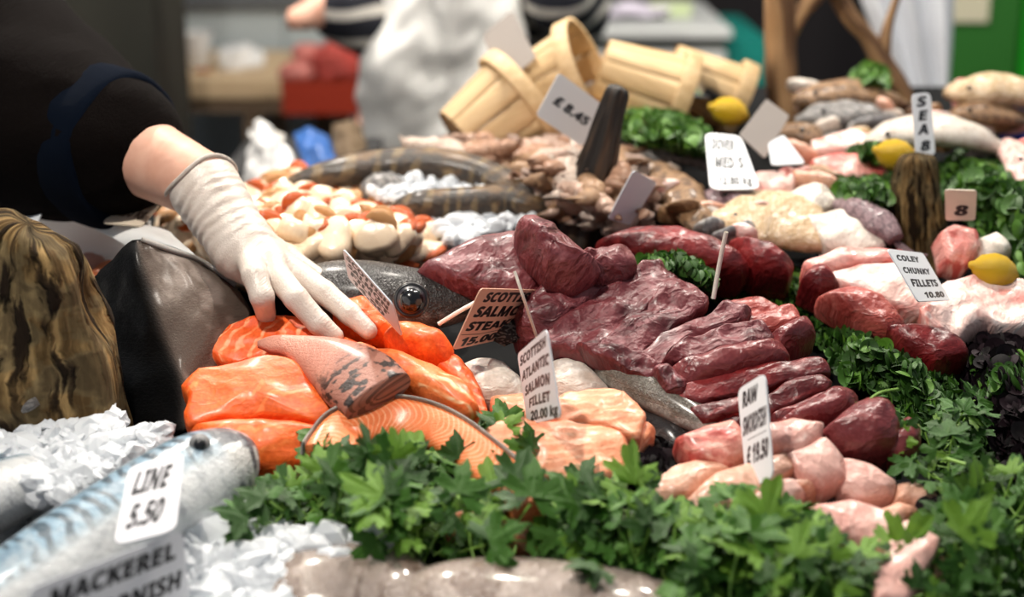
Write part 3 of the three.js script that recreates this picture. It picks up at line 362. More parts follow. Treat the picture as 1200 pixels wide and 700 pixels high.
// tuna
const TG = 'tuna cuts heaped behind the silver fish', TF = 'fanned tuna slices beside the curly parsley';
piece('tuna_loin', M.tuna, 'broad purple-red tuna loin piece leaning beside the scallops', 'tuna', TG, { pts: [[486, 312], [528, 288], [565, 268], [605, 260], [632, 272], [645, 320], [632, 366], [605, 360], [572, 348], [545, 338], [512, 326]], h: 0.115, f: 0.7, t: 0.05, dome: 0.012, amp: 0.009, freq: 30, seed: 21, rot: 0.6 });
piece('tuna_loin', M.tuna, 'pointed purple-red tuna chunk at the peak of the heap', 'tuna', TG, { pts: [[598, 268], [622, 244], [650, 260], [690, 292], [706, 312], [675, 332], [640, 326], [615, 298]], h: 0.15, f: 0.9, t: 0.06, dome: 0.016, amp: 0.012, freq: 34, seed: 22, rot: 1 });
piece('tuna_loin', M.tuna, 'small folded tuna piece right below the dark leaning driftwood', 'tuna', TG, { pts: [[676, 292], [705, 282], [735, 284], [746, 302], [732, 318], [700, 322], [682, 310]], h: 0.135, f: 0.6, t: 0.05, dome: 0.012, amp: 0.01, freq: 38, seed: 23 });
piece('tuna_loin', M.tuna, 'dark tuna piece in the hollow behind the buff price card', 'tuna', TG, { pts: [[612, 342], [650, 326], [700, 318], [732, 326], [700, 350], [668, 376], [640, 396], [606, 388], [600, 362]], h: 0.1, f: 0.5, t: 0.05, dome: 0.01, amp: 0.009, freq: 34, seed: 24 });
const slices = [
  ['tuna', [[634, 398], [680, 350], [725, 328], [752, 310], [772, 306], [790, 322], [764, 352], [734, 386], [704, 412], [665, 404]], 0.1, 0.35],
  ['tuna', [[700, 410], [728, 380], [760, 350], [785, 325], [806, 330], [830, 346], [800, 374], [764, 402], [738, 422]], 0.096, 0.35],
  ['tuna', [[736, 420], [772, 392], [826, 366], [850, 352], [878, 358], [872, 372], [824, 392], [790, 410], [766, 430]], 0.092, 0.35],
  ['tuna', [[680, 402], [735, 404], [778, 428], [772, 442], [735, 434]], 0.086, 0.6],
  ['tuna', [[768, 432], [786, 424], [806, 444], [797, 462], [780, 456]], 0.083, 0.6],
  ['rose', [[846, 354], [880, 346], [902, 352], [918, 362], [870, 376], [846, 372]], 0.084, 0.2],
  ['rose', [[864, 376], [900, 364], [930, 357], [938, 372], [905, 384], [872, 392]], 0.086, 0.2],
  ['tuna', [[782, 414], [800, 396], [850, 381], [888, 373], [904, 388], [890, 402], [840, 410], [802, 420]], 0.095, 0.35],
  ['brown', [[902, 392], [925, 378], [946, 371], [956, 388], [937, 400], [912, 406]], 0.086, 0.25],
  ['brown', [[786, 426], [830, 411], [880, 402], [916, 397], [924, 412], [902, 424], [852, 438], [806, 446]], 0.092, 0.35],
  ['red', [[798, 452], [830, 440], [880, 430], [930, 419], [962, 420], [968, 434], [922, 446], [870, 460], [822, 470], [802, 464]], 0.082, 0.4],
  ['red', [[896, 464], [920, 448], [960, 435], [972, 444], [968, 456], [938, 468], [906, 480]], 0.078, 0.4],
  ['red', [[812, 474], [862, 464], [898, 464], [900, 478], [868, 482], [826, 490]], 0.074, 0.4],
  ['red', [[904, 486], [940, 470], [972, 456], [982, 466], [948, 484], [914, 496]], 0.07, 0.4],
  ['brown', [[910, 492], [948, 466], [982, 450], [1004, 458], [1006, 474], [982, 490], [946, 498], [920, 500]], 0.076, 0.4],
  ['brown', [[964, 502], [990, 478], [1018, 462], [1044, 466], [1058, 490], [1052, 514], [1022, 524], [986, 518]], 0.085, 0.45],
  ['brown', [[1044, 502], [1064, 487], [1080, 500], [1078, 524], [1056, 534], [1040, 524]], 0.07, 0.4],
  ['brown', [[984, 514], [1026, 518], [1052, 528], [1030, 538], [998, 532]], 0.06, 0.4],
  ['red', [[830, 488], [868, 480], [902, 482], [900, 496], [860, 500]], 0.064, 0.4],
];
const tm = { tuna: M.tuna, red: M.tunaRed, brown: M.tunaBrown, rose: M.tunaRose };
const tlab = { tuna: 'purple-red tuna slice fanned out behind the silver fish', red: 'deep red rod-like tuna slice behind the swordfish price card', brown: 'plump brown-red tuna chunk beside the curly parsley', rose: 'rosy orange-red tuna slice end against the curly parsley' };
slices.forEach(([k, pts, h, f], i) => piece('tuna_slice', tm[k], tlab[k], 'tuna', TF, { pts, h, f, t: 0.032, grow: 1.07, dome: k === 'brown' ? 0.012 : 0.003, edge: k === 'brown' ? 0.5 : 0.22, amp: k === 'tuna' ? 0.008 : 0.004, freq: k === 'tuna' ? 42 : 36, seed: 30 + i, rot: 0.35 }));
const BT = 'tuna cuts behind the curly parsley';
piece('tuna_loin', M.tunaRed, 'long smooth crimson tuna loin behind the thin white pin', 'tuna', BT, { pts: [[698, 276], [730, 264], [790, 264], [850, 280], [880, 300], [868, 314], [800, 308], [745, 296]], h: 0.1, f: 0.4, t: 0.05, dome: 0.014, seed: 51, rot: 0.2 });
piece('tuna_loin', M.tunaRed, 'short crimson tuna loin end next to the tan flatfish', 'tuna', BT, { pts: [[856, 276], [900, 283], [932, 304], [926, 318], [882, 310]], h: 0.09, f: 0.4, t: 0.05, dome: 0.012, seed: 52 });
piece('tuna_loin', M.tunaRed, 'small round crimson tuna end beside the pink fillets', 'tuna', BT, { pts: [[938, 326], [950, 312], [972, 312], [984, 330], [962, 338]], h: 0.085, f: 0.3, t: 0.04, dome: 0.012, seed: 53 });
piece('tuna_loin', M.tunaRose, 'dull rose tuna slab between curly parsley and pink fillets', 'tuna', BT, { pts: [[958, 340], [1000, 330], [1040, 346], [1064, 374], [1044, 388], [1000, 364]], h: 0.08, f: 0.3, t: 0.04, dome: 0.008, seed: 54 });
piece('tuna_loin', M.tunaRed, 'flat crimson tuna slab beside the dark curly lettuce', 'tuna', BT, { pts: [[1036, 378], [1085, 378], [1130, 394], [1138, 410], [1100, 420], [1056, 398]], h: 0.07, f: 0.3, t: 0.035, dome: 0.006, seed: 55 });

// pink swordfish pieces in front of the tuna
const WG = 'pale pink fish pieces around the tall card';
[
  ['red', [[798, 512], [828, 499], [860, 496], [872, 508], [872, 526], [850, 541], [816, 536]], 0.075, 0.35, 'pink fish piece with raw red centre behind the black seaweed'],
  ['pink', [[902, 496], [930, 489], [962, 495], [961, 512], [940, 524], [904, 520]], 0.088, 0.4, 'smooth pink fish block on top of the pile below the tuna'],
  ['pink', [[924, 534], [945, 522], [966, 514], [986, 532], [988, 556], [965, 567], [938, 558]], 0.075, 0.5, 'faintly ribbed pink fish piece in the middle of the pile'],
  ['pink', [[984, 538], [1020, 545], [1047, 560], [1044, 576], [1010, 583], [988, 568]], 0.062, 0.4, 'long rounded pink fish piece pointing at the dark parsley'],
  ['tan', [[755, 568], [790, 546], [832, 540], [852, 549], [822, 574], [786, 584]], 0.06, 0.3, 'folded tan-pink fish piece next to the black seaweed'],
  ['tan', [[812, 580], [840, 556], [880, 541], [920, 531], [932, 546], [908, 564], [902, 588], [860, 596], [824, 596]], 0.068, 0.35, 'tan fish piece that the tall white card stands in'],
  ['pink', [[878, 586], [900, 564], [930, 564], [940, 576], [918, 598], [882, 600]], 0.066, 0.4, 'pale pink wedge just below the tall white card'],
  ['tan', [[914, 568], [945, 558], [970, 566], [950, 577]], 0.06, 0.3, 'little tan fish sliver under the ribbed pink piece'],
  ['pink', [[956, 594], [1000, 585], [1046, 604], [1062, 620], [1030, 644], [990, 630], [964, 634]], 0.062, 0.4, 'broad pale pink fish slab half covered by parsley leaves'],
  ['tan', [[1018, 602], [1050, 592], [1076, 598], [1072, 609], [1044, 614]], 0.05, 0.3, 'slim tan-pink piece beside the black seaweed clump'],
  ['tan', [[1042, 568], [1070, 564], [1098, 580], [1082, 592], [1050, 588]], 0.05, 0.3, 'flat tan-pink piece tucked under the dark parsley edge'],
  ['pink', [[1026, 672], [1060, 610], [1098, 630], [1092, 648], [1064, 700], [1030, 700]], 0.066, 0.3, 'square-cut pale pink fish block with shaded side face'],
  ['tan', [[1092, 640], [1108, 658], [1110, 674], [1092, 676]], 0.045, 0.3, 'small tan scrap behind the square-cut pink block'],
].forEach(([k, pts, h, f, label], i) => piece('swordfish_piece', { pink: M.pink, tan: M.pinkTan, red: M.pinkRed }[k], label, 'fish', WG, { pts, h, f, t: i === 11 ? 0.055 : 0.035, dome: 0.006, edge: i === 11 ? 0.1 : 0.2, sharp: 0.85, grow: 1.13, amp: 0.004, freq: 30, seed: 60 + i, rot: i }));

// pink and white fillets at the back
const RG = 'pink and white fillets around the brown driftwood post';
[
  ['rosy', [[942, 304], [1000, 288], [1060, 290], [1054, 304], [990, 312], [950, 316]], 0.09, 0.3, 0.04, 'orange-edged pink fillet directly before the brown driftwood post'],
  ['white', [[958, 318], [1010, 304], [1070, 310], [1104, 330], [1112, 356], [1080, 364], [1040, 352], [1000, 338]], 0.08, 0.35, 0.04, 'big pink and white fillet under the tilted white card'],
  ['white', [[1078, 356], [1108, 326], [1160, 318], [1204, 328], [1240, 350], [1205, 386], [1152, 374], [1122, 394], [1098, 380]], 0.075, 0.3, 0.04, 'glossy white fillet with pink streaks above the dark lettuce'],
  ['rosy', [[1104, 268], [1120, 258], [1146, 262], [1152, 290], [1136, 308], [1110, 302]], 0.1, 0.9, 0.05, 'pink cut fish cylinder beside the brown driftwood post'],
  ['fish', [[1148, 280], [1172, 270], [1188, 288], [1160, 306], [1146, 300]], 0.085, 0.3, 0.03, 'white fillet lying in front of the second lemon'],
  ['fish', [[912, 228], [940, 216], [970, 218], [984, 234], [960, 246], [924, 240]], 0.09, 0.3, 0.03, 'white fillet piled behind the tan flatfish'],
  ['fish', [[945, 252], [985, 244], [1018, 262], [1038, 284], [1012, 296], [968, 282]], 0.085, 0.3, 0.03, 'long white fillet beside the purple-grey fish'],
  ['rosy', [[948, 186], [985, 178], [1030, 186], [1046, 202], [1000, 210], [960, 204]], 0.09, 0.3, 0.03, 'pink and red fillet between two clumps of curly parsley'],
  ['white', [[952, 160], [1000, 150], [1045, 158], [1040, 176], [990, 180], [955, 178]], 0.09, 0.3, 0.03, 'pale pink fillet behind the small parsley tuft'],
  ['white', [[860, 206], [900, 198], [936, 206], [930, 222], [880, 224]], 0.085, 0.3, 0.03, 'pale pink fillet just below the white market card'],
].forEach(([k, pts, h, f, t, label], i) => piece('fish_fillet', { rosy: M.rosyPink, white: M.whitePink, fish: M.whiteFish }[k], label, 'fillet', RG, { pts, h, f, t, dome: 0.004, edge: 0.2, sharp: 0.8, amp: 0.006, freq: 30, seed: 80 + i, rot: i * 0.7 }));

// ---------- whole fish ----------
function fish(name, label, mat, nodes, o = {}) { // nodes [px, py, h, halfwidth m, halfheight m]
  const N = nodes.map(([x, y, h, a, b]) => ({ p: atb(x, y, h), a, b })), mid = N[N.length >> 1].p, g = thing(name, label, 'fish', V(mid.x, bedY(mid.z), mid.z), o.group);
  wpart('body', loft(N, { up: o.up ?? V(0, 1, 0.2), seg: 28, M: 40, amp: o.amp ?? 0, freq: 40, pow: o.pow ?? 2, shape: o.shape }), mat, g); return g;
}
function eye(g, p, r, iris) { const e = part('eye', new THREE.SphereGeometry(r, 20, 14), iris, g); e.position.copy(p.clone().sub(g.position)); return e; }
const eyeBlack = phys({ color: 0x050609, roughness: 0.2, clearcoat: 0.3, clearcoatRoughness: 0.1 }), eyeRim = phys({ color: 0x1c1a22, roughness: 0.4, clearcoat: 0.3 });
{ // dark grey fish with the big eye
  const dt = wet(tex(256, 256, (u, v) => { const n = fbm(u, v, 6, 10, 91, 4), b = 0.5 + 0.5 * Math.cos(6.2832 * (u - 0.25)); return mix3(mix3(hex(0x8a8078), hex(0x5a5450), n), hex(0x2a2624), smooth(0.5, 0.7, b * 0.6 + 0.7 * n - 0.08)); }), { roughness: 0.4 });
  const g = fish('grey_fish', 'dark grey whole fish head with one big black eye behind the salmon', dt, [[352, 352, 0.07, 0.02, 0.025], [380, 346, 0.075, 0.04, 0.032], [420, 348, 0.075, 0.044, 0.036], [470, 352, 0.075, 0.04, 0.034], [520, 352, 0.075, 0.032, 0.026], [556, 350, 0.075, 0.022, 0.016], [580, 346, 0.075, 0.006, 0.006]]);
  const ep = atb(482, 352, 0.112), em = eye(g, ep, 0.0145, eyeRim); const pup = part('pupil', new THREE.SphereGeometry(0.0125, 18, 12), eyeBlack, em); pup.position.copy(V(0, EYE, 0).sub(ep).normalize().multiplyScalar(0.0042));
  const rim = part('eye_socket', new THREE.TorusGeometry(0.0148, 0.003, 8, 28), phys({ color: 0x1a1818, roughness: 0.3, clearcoat: 0.5 }), g); rim.position.copy(ep.clone().sub(g.position)); rim.lookAt(V(0, EYE, 0));
  wpart('pectoral_fin', sheet([[atb(545, 372, 0.075), atb(562, 364, 0.08), atb(580, 358, 0.08)], [atb(556, 390, 0.07), atb(585, 384, 0.082), atb(606, 372, 0.08)], [atb(590, 404, 0.07), atb(606, 398, 0.075), atb(616, 390, 0.07)]], { thick: 0.004 }), wet(tex(128, 128, (u, v) => mix3(hex(0x24221f), hex(0x8c8880), smooth(0.55, 0.7, vn(u, v, 24, 24, 92))))), g, 'dark speckled fin');
}
const silverTex = (dark, light, s, sx = 0.25) => wet(tex(256, 256, (u, v) => { const b = 0.5 + 0.5 * Math.cos(6.2832 * (u - sx)), sc = vn(u, v, 40, 120, s), n = fbm(u, v, 4, 12, s + 1, 4); let c = mix3(light, dark, smooth(0.5, 0.72, b * 0.7 + 0.6 * n - 0.12)); const q = (sc - 0.5) * 34; return [c[0] + q, c[1] + q, c[2] + q]; }), { roughness: 0.3, clearcoat: 0.8 });
{ const g = fish('silver_fish', 'long silvery grey fish tail lying along the tuna', silverTex(hex(0x6c675c), hex(0xb4b2aa), 93), [[648, 402, 0.06, 0.012, 0.01], [662, 398, 0.062, 0.02, 0.016], [690, 412, 0.062, 0.021, 0.018], [740, 444, 0.06, 0.021, 0.018], [790, 474, 0.058, 0.018, 0.016], [824, 494, 0.056, 0.014, 0.012], [838, 502, 0.055, 0.008, 0.006]], {});
  wpart('gill_edge', tube([atb(650, 410, 0.078), atb(656, 398, 0.084), atb(668, 390, 0.08)], 0.0022, 6), wet(null, { color: 0xd8d2c4 }), g); }
fish('silver_fish', 'dark silver fish lying lower beside the salmon offcut', silverTex(hex(0x2c2c2c), hex(0x8c8a88), 94), [[752, 470, 0.03, 0.01, 0.01], [770, 490, 0.034, 0.02, 0.016], [790, 512, 0.034, 0.02, 0.016], [800, 532, 0.03, 0.01, 0.01]]);
{ // mackerel in front with blue barred back
  const mt = wet(tex(512, 512, (u, v) => { const a = u, top = smooth(0.16, 0.24, a) * (1 - smooth(0.36, 0.44, a)), bars = smooth(0.45, 0.6, 0.5 + 0.5 * Math.sin(6.2832 * (v * 22 + 1.4 * fbm(u, v, 10, 10, 96, 3))) * smooth(0.3, 0.6, fbm(u, v, 12, 12, 97, 2))), n = fbm(u, v, 10, 14, 98, 4); let c = mix3(hex(0xd4d8da), hex(0xf0f0ee), n); c = mix3(c, mix3(hex(0x7c99ac), hex(0x2f4350), bars * 0.9), top); { const hd = smooth(0.86, 0.9, v), gl = smooth(0.35, 0.5, 0.5 + 0.5 * Math.sin(v * 190 + 4 * fbm(u, v, 5, 5, 95, 3))) ; c = mix3(c, mix3(hex(0xc8c6c2), hex(0x3e4046), clamp(gl * smooth(0.35, 0.55, fbm(u, v, 8, 8, 90, 3)) + 0.8 * smooth(0.12, 0.2, u) * (1 - smooth(0.4, 0.48, u)) * smooth(0.4, 0.55, fbm(u, v, 10, 10, 89, 3)), 0, 1)), hd * 0.95); }; c = mix3(c, hex(0x18222a), smooth(0.36, 0.42, a) * (1 - smooth(0.44, 0.52, a)) * 0.85); c = mix3(c, hex(0xb0b4b8), 0.4 * smooth(0.55, 0.75, fbm(u, v, 20, 30, 99, 3))); return c; }), { roughness: 0.34, clearcoat: 0.5, bumpScale: 0.001 });
  const g = fish('mackerel', 'whole mackerel with blue barred back and silver belly on crushed ice', mt, [[-80, 760, 0.05, 0.02, 0.02], [-30, 725, 0.055, 0.032, 0.03], [60, 668, 0.06, 0.04, 0.036], [150, 610, 0.062, 0.042, 0.038], [220, 566, 0.064, 0.042, 0.036], [262, 546, 0.064, 0.037, 0.032], [286, 538, 0.062, 0.024, 0.024], [296, 536, 0.06, 0.008, 0.01]], { up: V(0, 1, 0.5) });
  const ep = atb(234, 521, 0.098), me = eye(g, ep, 0.0092, phys({ color: 0x7c7c7c, roughness: 0.55 })); part('pupil', new THREE.SphereGeometry(0.0062, 16, 12), phys({ color: 0x16181c, roughness: 0.4 }), me).position.copy(V(0, EYE, 0).sub(ep).normalize().multiplyScalar(0.0042));
  fish('mackerel', 'second mackerel with green-black barred back half under the ice', mt, [[-60, 610, 0.04, 0.03, 0.03], [-20, 590, 0.045, 0.034, 0.03], [30, 566, 0.045, 0.03, 0.026], [64, 550, 0.03, 0.012, 0.012]], { up: V(0, 1, -0.6) });
  fish('mackerel', 'grey fish tail sticking out of the ice by the driftwood block', M.greyFish, [[-30, 500, 0.04, 0.02, 0.02], [10, 484, 0.07, 0.018, 0.014], [44, 470, 0.09, 0.006, 0.004]]);
}
// large pale fish along the very front
{ const ft = wet(tex(256, 256, (u, v) => { const n = fbm(u, v, 8, 14, 101, 5); let c = mix3(hex(0x8c7a70), hex(0xbeb0a6), n); return mix3(c, hex(0x6c584c), 0.7 * smooth(0.6, 0.75, fbm(u, v, 14, 20, 103, 4))); }), { roughness: 0.25, clearcoat: 1, clearcoatRoughness: 0.08, bumpScale: 0.002 });
  fish('flatfish', 'glossy pale brown fish flank below the parsley beside the ice', ft, [[270, 735, 0.01, 0.02, 0.01], [330, 712, 0.02, 0.05, 0.03], [400, 700, 0.022, 0.06, 0.035], [470, 704, 0.02, 0.05, 0.03], [530, 716, 0.01, 0.02, 0.01]]);
  fish('flatfish', 'long glossy pale brown fish flank under the front edge of the parsley', ft, [[460, 700, 0.02, 0.02, 0.012], [520, 704, 0.03, 0.04, 0.026], [620, 712, 0.032, 0.05, 0.03], [740, 724, 0.03, 0.046, 0.028], [830, 736, 0.02, 0.03, 0.018], [870, 742, 0.01, 0.01, 0.01]]); }
// black fish cut open beside the driftwood block
{
  const D = (px, py, z) => atz(px, py, z), zb = -1.42;
  const rows = [[D(156, 281, zb - 0.02), D(158, 282, zb - 0.018), D(160, 282, zb - 0.018), D(165, 283, zb - 0.02), D(172, 286, zb - 0.03)], [D(112, 322, zb - 0.06), D(140, 305, zb - 0.02), D(162, 304, zb), D(205, 300, zb - 0.03), D(246, 312, zb - 0.08)], [D(96, 352, zb - 0.08), D(134, 350, zb - 0.02), D(172, 350, zb + 0.02), D(230, 345, zb), D(294, 360, zb - 0.06)], [D(102, 400, zb - 0.06), D(142, 405, zb + 0.0), D(190, 405, zb + 0.045), D(236, 396, zb + 0.03), D(284, 392, zb - 0.02)], [D(114, 445, zb - 0.03), D(150, 455, zb + 0.03), D(208, 450, zb + 0.07), D(240, 440, zb + 0.05), D(270, 430, zb + 0.01)], [D(126, 500, zb + 0.0), D(165, 512, zb + 0.06), D(216, 506, zb + 0.09), D(245, 490, zb + 0.06), D(270, 480, zb + 0.03)]];
  const g = thing('black_fish', 'large black fish cut open with grey-brown inner side beside the driftwood block', 'fish', V(rows[3][2].x, bedY(zb), zb));
  const bt = wet(tex(512, 512, (u, v) => { const e = u + 0.07 * (fbm(u, v, 4, 4, 111, 3) - 0.5), n = fbm(u, v, 6, 5, 112, 4); let c = mix3(hex(0x060607), hex(0x5c5048), smooth(0.44, 0.56, e)); c = mix3(c, hex(0x8c8078), smooth(0.5, 0.72, n) * smooth(0.52, 0.6, e)); c = mix3(c, hex(0xa87c76), smooth(0.72, 0.85, e) * smooth(0.4, 0.62, fbm(u, v, 7, 2, 113, 3)) * smooth(0.3, 0.5, v)); c = mix3(c, hex(0x2c2018), smooth(0.5, 0.6, e) * (1 - smooth(0.12, 0.3, v + 0.15 * n))); return c; }), { roughness: 0.6, clearcoat: 0.1, specularIntensity: 0.25, bumpScale: 0.0006 });
  wpart('flank', sheet(rows, { nu: 36, nv: 36, thick: 0.018, amp: 0.004, freq: 22 }), bt, g);
  wpart('white_rim', tube([D(166, 281, zb - 0.02), D(200, 293, zb - 0.03), D(240, 308, zb - 0.065), D(276, 334, zb - 0.07)], 0.0028, 6, 20), wet(null, { color: 0xe8e2da }), g, 'thin white cut edge');
}
// ---------- mottled brown fish curled round ice ----------
{ const mt = wet(tex(256, 256, (u, v) => { const s = smooth(0.62, 0.8, 0.5 + 0.5 * Math.sin(6.2832 * (v * 11 + 1.2 * fbm(u, v, 4, 6, 121, 3)))), n = fbm(u, v, 9, 16, 122, 4); return mix3(mix3(hex(0x2a1e13), hex(0x6e5232), smooth(0.35, 0.7, n)), hex(0x9c8458), s * 0.6 * smooth(0.3, 0.6, fbm(u, v, 7, 9, 123, 3))); }), { roughness: 0.4 });
  const G = 'mottled fish curled on ice';
  const a = fish('mottled_fish', 'long mottled brown fish curving behind the scallops', mt, [[326, 226, 0.05, 0.004, 0.004], [350, 214, 0.06, 0.014, 0.012], [400, 202, 0.07, 0.022, 0.018], [460, 194, 0.075, 0.024, 0.02], [520, 194, 0.08, 0.024, 0.02], [570, 206, 0.075, 0.022, 0.018], [610, 226, 0.07, 0.018, 0.015], [640, 244, 0.06, 0.006, 0.006]], { group: G });
  wpart('head', loft([{ p: atb(432, 226, 0.05), a: 0.012, b: 0.012 }, { p: atb(444, 224, 0.06), a: 0.024, b: 0.022 }, { p: atb(462, 224, 0.06), a: 0.022, b: 0.02 }, { p: atb(478, 226, 0.055), a: 0.006, b: 0.006 }], { amp: 0.003, freq: 60 }), M.greyFish, a, 'grey scaly head');
  fish('mottled_fish', 'striped dark brown fish in front of the ice patch', mt, [[464, 240, 0.06, 0.006, 0.006], [490, 240, 0.07, 0.018, 0.016], [540, 238, 0.072, 0.02, 0.018], [590, 236, 0.072, 0.02, 0.018], [630, 244, 0.07, 0.014, 0.012], [650, 252, 0.06, 0.005, 0.005]], { group: G }); }
// ---------- fish and shellfish at the back ----------
{ const G = 'whole fish at the back of the stall';
  const L = [
    ['skate_wing', 'broad translucent tan fish wing beyond the crimson tuna', M.tanFish, [[836, 262, 0.05, 0.02, 0.02], [862, 256, 0.07, 0.05, 0.03], [910, 256, 0.075, 0.06, 0.03], [955, 270, 0.07, 0.045, 0.026], [985, 288, 0.05, 0.01, 0.01]]],
    ['pink_fish', 'whole tan-pink fish slanting under the blank white card', M.brownFish, [[760, 192, 0.07, 0.008, 0.008], [780, 208, 0.08, 0.022, 0.018], [800, 232, 0.08, 0.026, 0.02], [820, 262, 0.075, 0.018, 0.014], [830, 280, 0.06, 0.005, 0.005]]],
    ['pink_fish', 'pale pink-grey fish beside the white market card', M.purpleFish, [[832, 226, 0.07, 0.01, 0.01], [850, 232, 0.08, 0.026, 0.018], [880, 240, 0.08, 0.026, 0.018], [906, 252, 0.07, 0.01, 0.008]]],
    ['purple_fish', 'purple-grey fish lying by the foot of the driftwood post', M.purpleFish, [[980, 240, 0.08, 0.008, 0.008], [1000, 246, 0.09, 0.018, 0.016], [1030, 262, 0.09, 0.02, 0.018], [1050, 282, 0.08, 0.012, 0.01]]],
    ['curved_fish', 'pale-bellied fish curved behind the driftwood post', M.whiteFish, [[1010, 176, 0.08, 0.01, 0.01], [1040, 160, 0.1, 0.026, 0.02], [1090, 152, 0.11, 0.032, 0.024], [1140, 160, 0.1, 0.028, 0.02], [1176, 178, 0.08, 0.008, 0.008]]],
    ['golden_fish', 'golden brown whole fish under the forked branch', M.brownFish, [[930, 118, 0.09, 0.008, 0.008], [955, 112, 0.1, 0.026, 0.02], [1000, 110, 0.1, 0.03, 0.022], [1045, 118, 0.09, 0.016, 0.014], [1066, 122, 0.08, 0.004, 0.004]]],
    ['golden_fish', 'grey-brown whole fish below the golden one', M.greyFish, [[932, 142, 0.08, 0.008, 0.008], [965, 134, 0.09, 0.024, 0.018], [1010, 134, 0.09, 0.026, 0.02], [1050, 142, 0.08, 0.008, 0.008]]],
    ['golden_fish', 'tan whole fish heaped beside the green hoarding', M.tanFish, [[1108, 112, 0.09, 0.008, 0.008], [1136, 106, 0.11, 0.03, 0.024], [1180, 106, 0.11, 0.034, 0.026], [1230, 112, 0.1, 0.02, 0.02]]],
    ['golden_fish', 'brown whole fish lying lower beside the green hoarding', M.brownFish, [[1110, 138, 0.08, 0.008, 0.008], [1136, 132, 0.09, 0.026, 0.02], [1170, 134, 0.09, 0.026, 0.02], [1200, 142, 0.08, 0.008, 0.008]]],
    ['golden_fish', 'rust brown fish behind the trunk of the forked branch', M.brownFish, [[900, 152, 0.08, 0.01, 0.01], [940, 156, 0.085, 0.022, 0.018], [960, 168, 0.08, 0.008, 0.008]]],
    ['pink_fish', 'slim grey fish behind the leaning driftwood', M.greyFish, [[742, 188, 0.06, 0.006, 0.006], [790, 182, 0.07, 0.016, 0.014], [830, 196, 0.06, 0.006, 0.006]]],
    ['pink_fish', 'pale pink fish in the corner beyond the parsley', M.whitePink, [[1180, 170, 0.08, 0.01, 0.01], [1196, 190, 0.09, 0.024, 0.02], [1215, 225, 0.08, 0.02, 0.016], [1225, 250, 0.07, 0.006, 0.006]]],
  ];
  for (const [n, l, m, N] of L) { for (const q of N) q[4] *= 0.72; const g = fish(n, l, m, N, { group: G, amp: 0.005 }); const q = N[1], e = atb(q[0], q[1] - 3, q[2] + q[4] * 0.9); eye(g, e, 0.0032, eyeBlack); const T = N[N.length - 1], p0 = atb(T[0], T[1], T[2]), dir = p0.clone().sub(atb(N[N.length - 2][0], N[N.length - 2][1], N[N.length - 2][2])).normalize(), sd = dir.clone().cross(V(0, 1, 0)).normalize(); const tip = (k) => p0.clone().addScaledVector(dir, 0.03).addScaledVector(sd, k * 0.022); wpart('tail_fin', sheet([[p0.clone().addScaledVector(sd, 0.004), p0, p0.clone().addScaledVector(sd, -0.004)], [tip(0.6), p0.clone().addScaledVector(dir, 0.018), tip(-0.6)], [tip(1), p0.clone().addScaledVector(dir, 0.022), tip(-1)]], { nu: 8, nv: 8, thick: 0.002 }), m, g); }
}

// small mixed pieces filling the back of the display
{ const R = rng(303), mats = [M.whitePink, M.whiteFish, M.tanFish, M.brownFish, M.rosyPink, M.greyFish, M.pinkTan], lab = ['white and pink', 'white', 'tan', 'brown', 'rosy pink', 'grey', 'pinkish tan']; let n = 0;
  const zone = [[905, 200], [930, 130], [930, 96], [1060, 92], [1110, 120], [1110, 96], [1210, 96], [1210, 175], [1060, 178], [1040, 196], [950, 214]], zone2 = [[775, 215], [840, 205], [930, 232], [920, 270], [850, 286], [800, 268]];
  for (const [z, cnt] of [[zone, 46], [zone2, 16]]) scatter(z, cnt, R, (x, y) => { const k = Math.floor(R() * 7), a = R() * 3.14, rx = 16 + 16 * R(), ry = 6 + 5 * R(), pts = []; for (let i = 0; i < 9; i++) { const t = i / 9 * 6.2832, r = 0.8 + 0.35 * R(), u = Math.cos(t) * rx * r, v = Math.sin(t) * ry * r; pts.push([x + u * Math.cos(a * 0.4 - 0.6) - v * Math.sin(a * 0.4 - 0.6), y + (u * Math.sin(a * 0.4 - 0.6) + v) * 0.6]); } piece('fish_piece', mats[k], lab[k] + ' piece of fish in the mixed heap at the back of the stall', 'fish', 'mixed fish pieces at the back', { pts, h: 0.07 + 0.03 * R(), f: 0.2 + 0.5 * R(), s: (R() - 0.5) * 0.6, t: 0.022, dome: 0.005, edge: 0.3, amp: 0.004, freq: 40, seed: 400 + n++, rot: R() * 3, n: 26 }); });
}

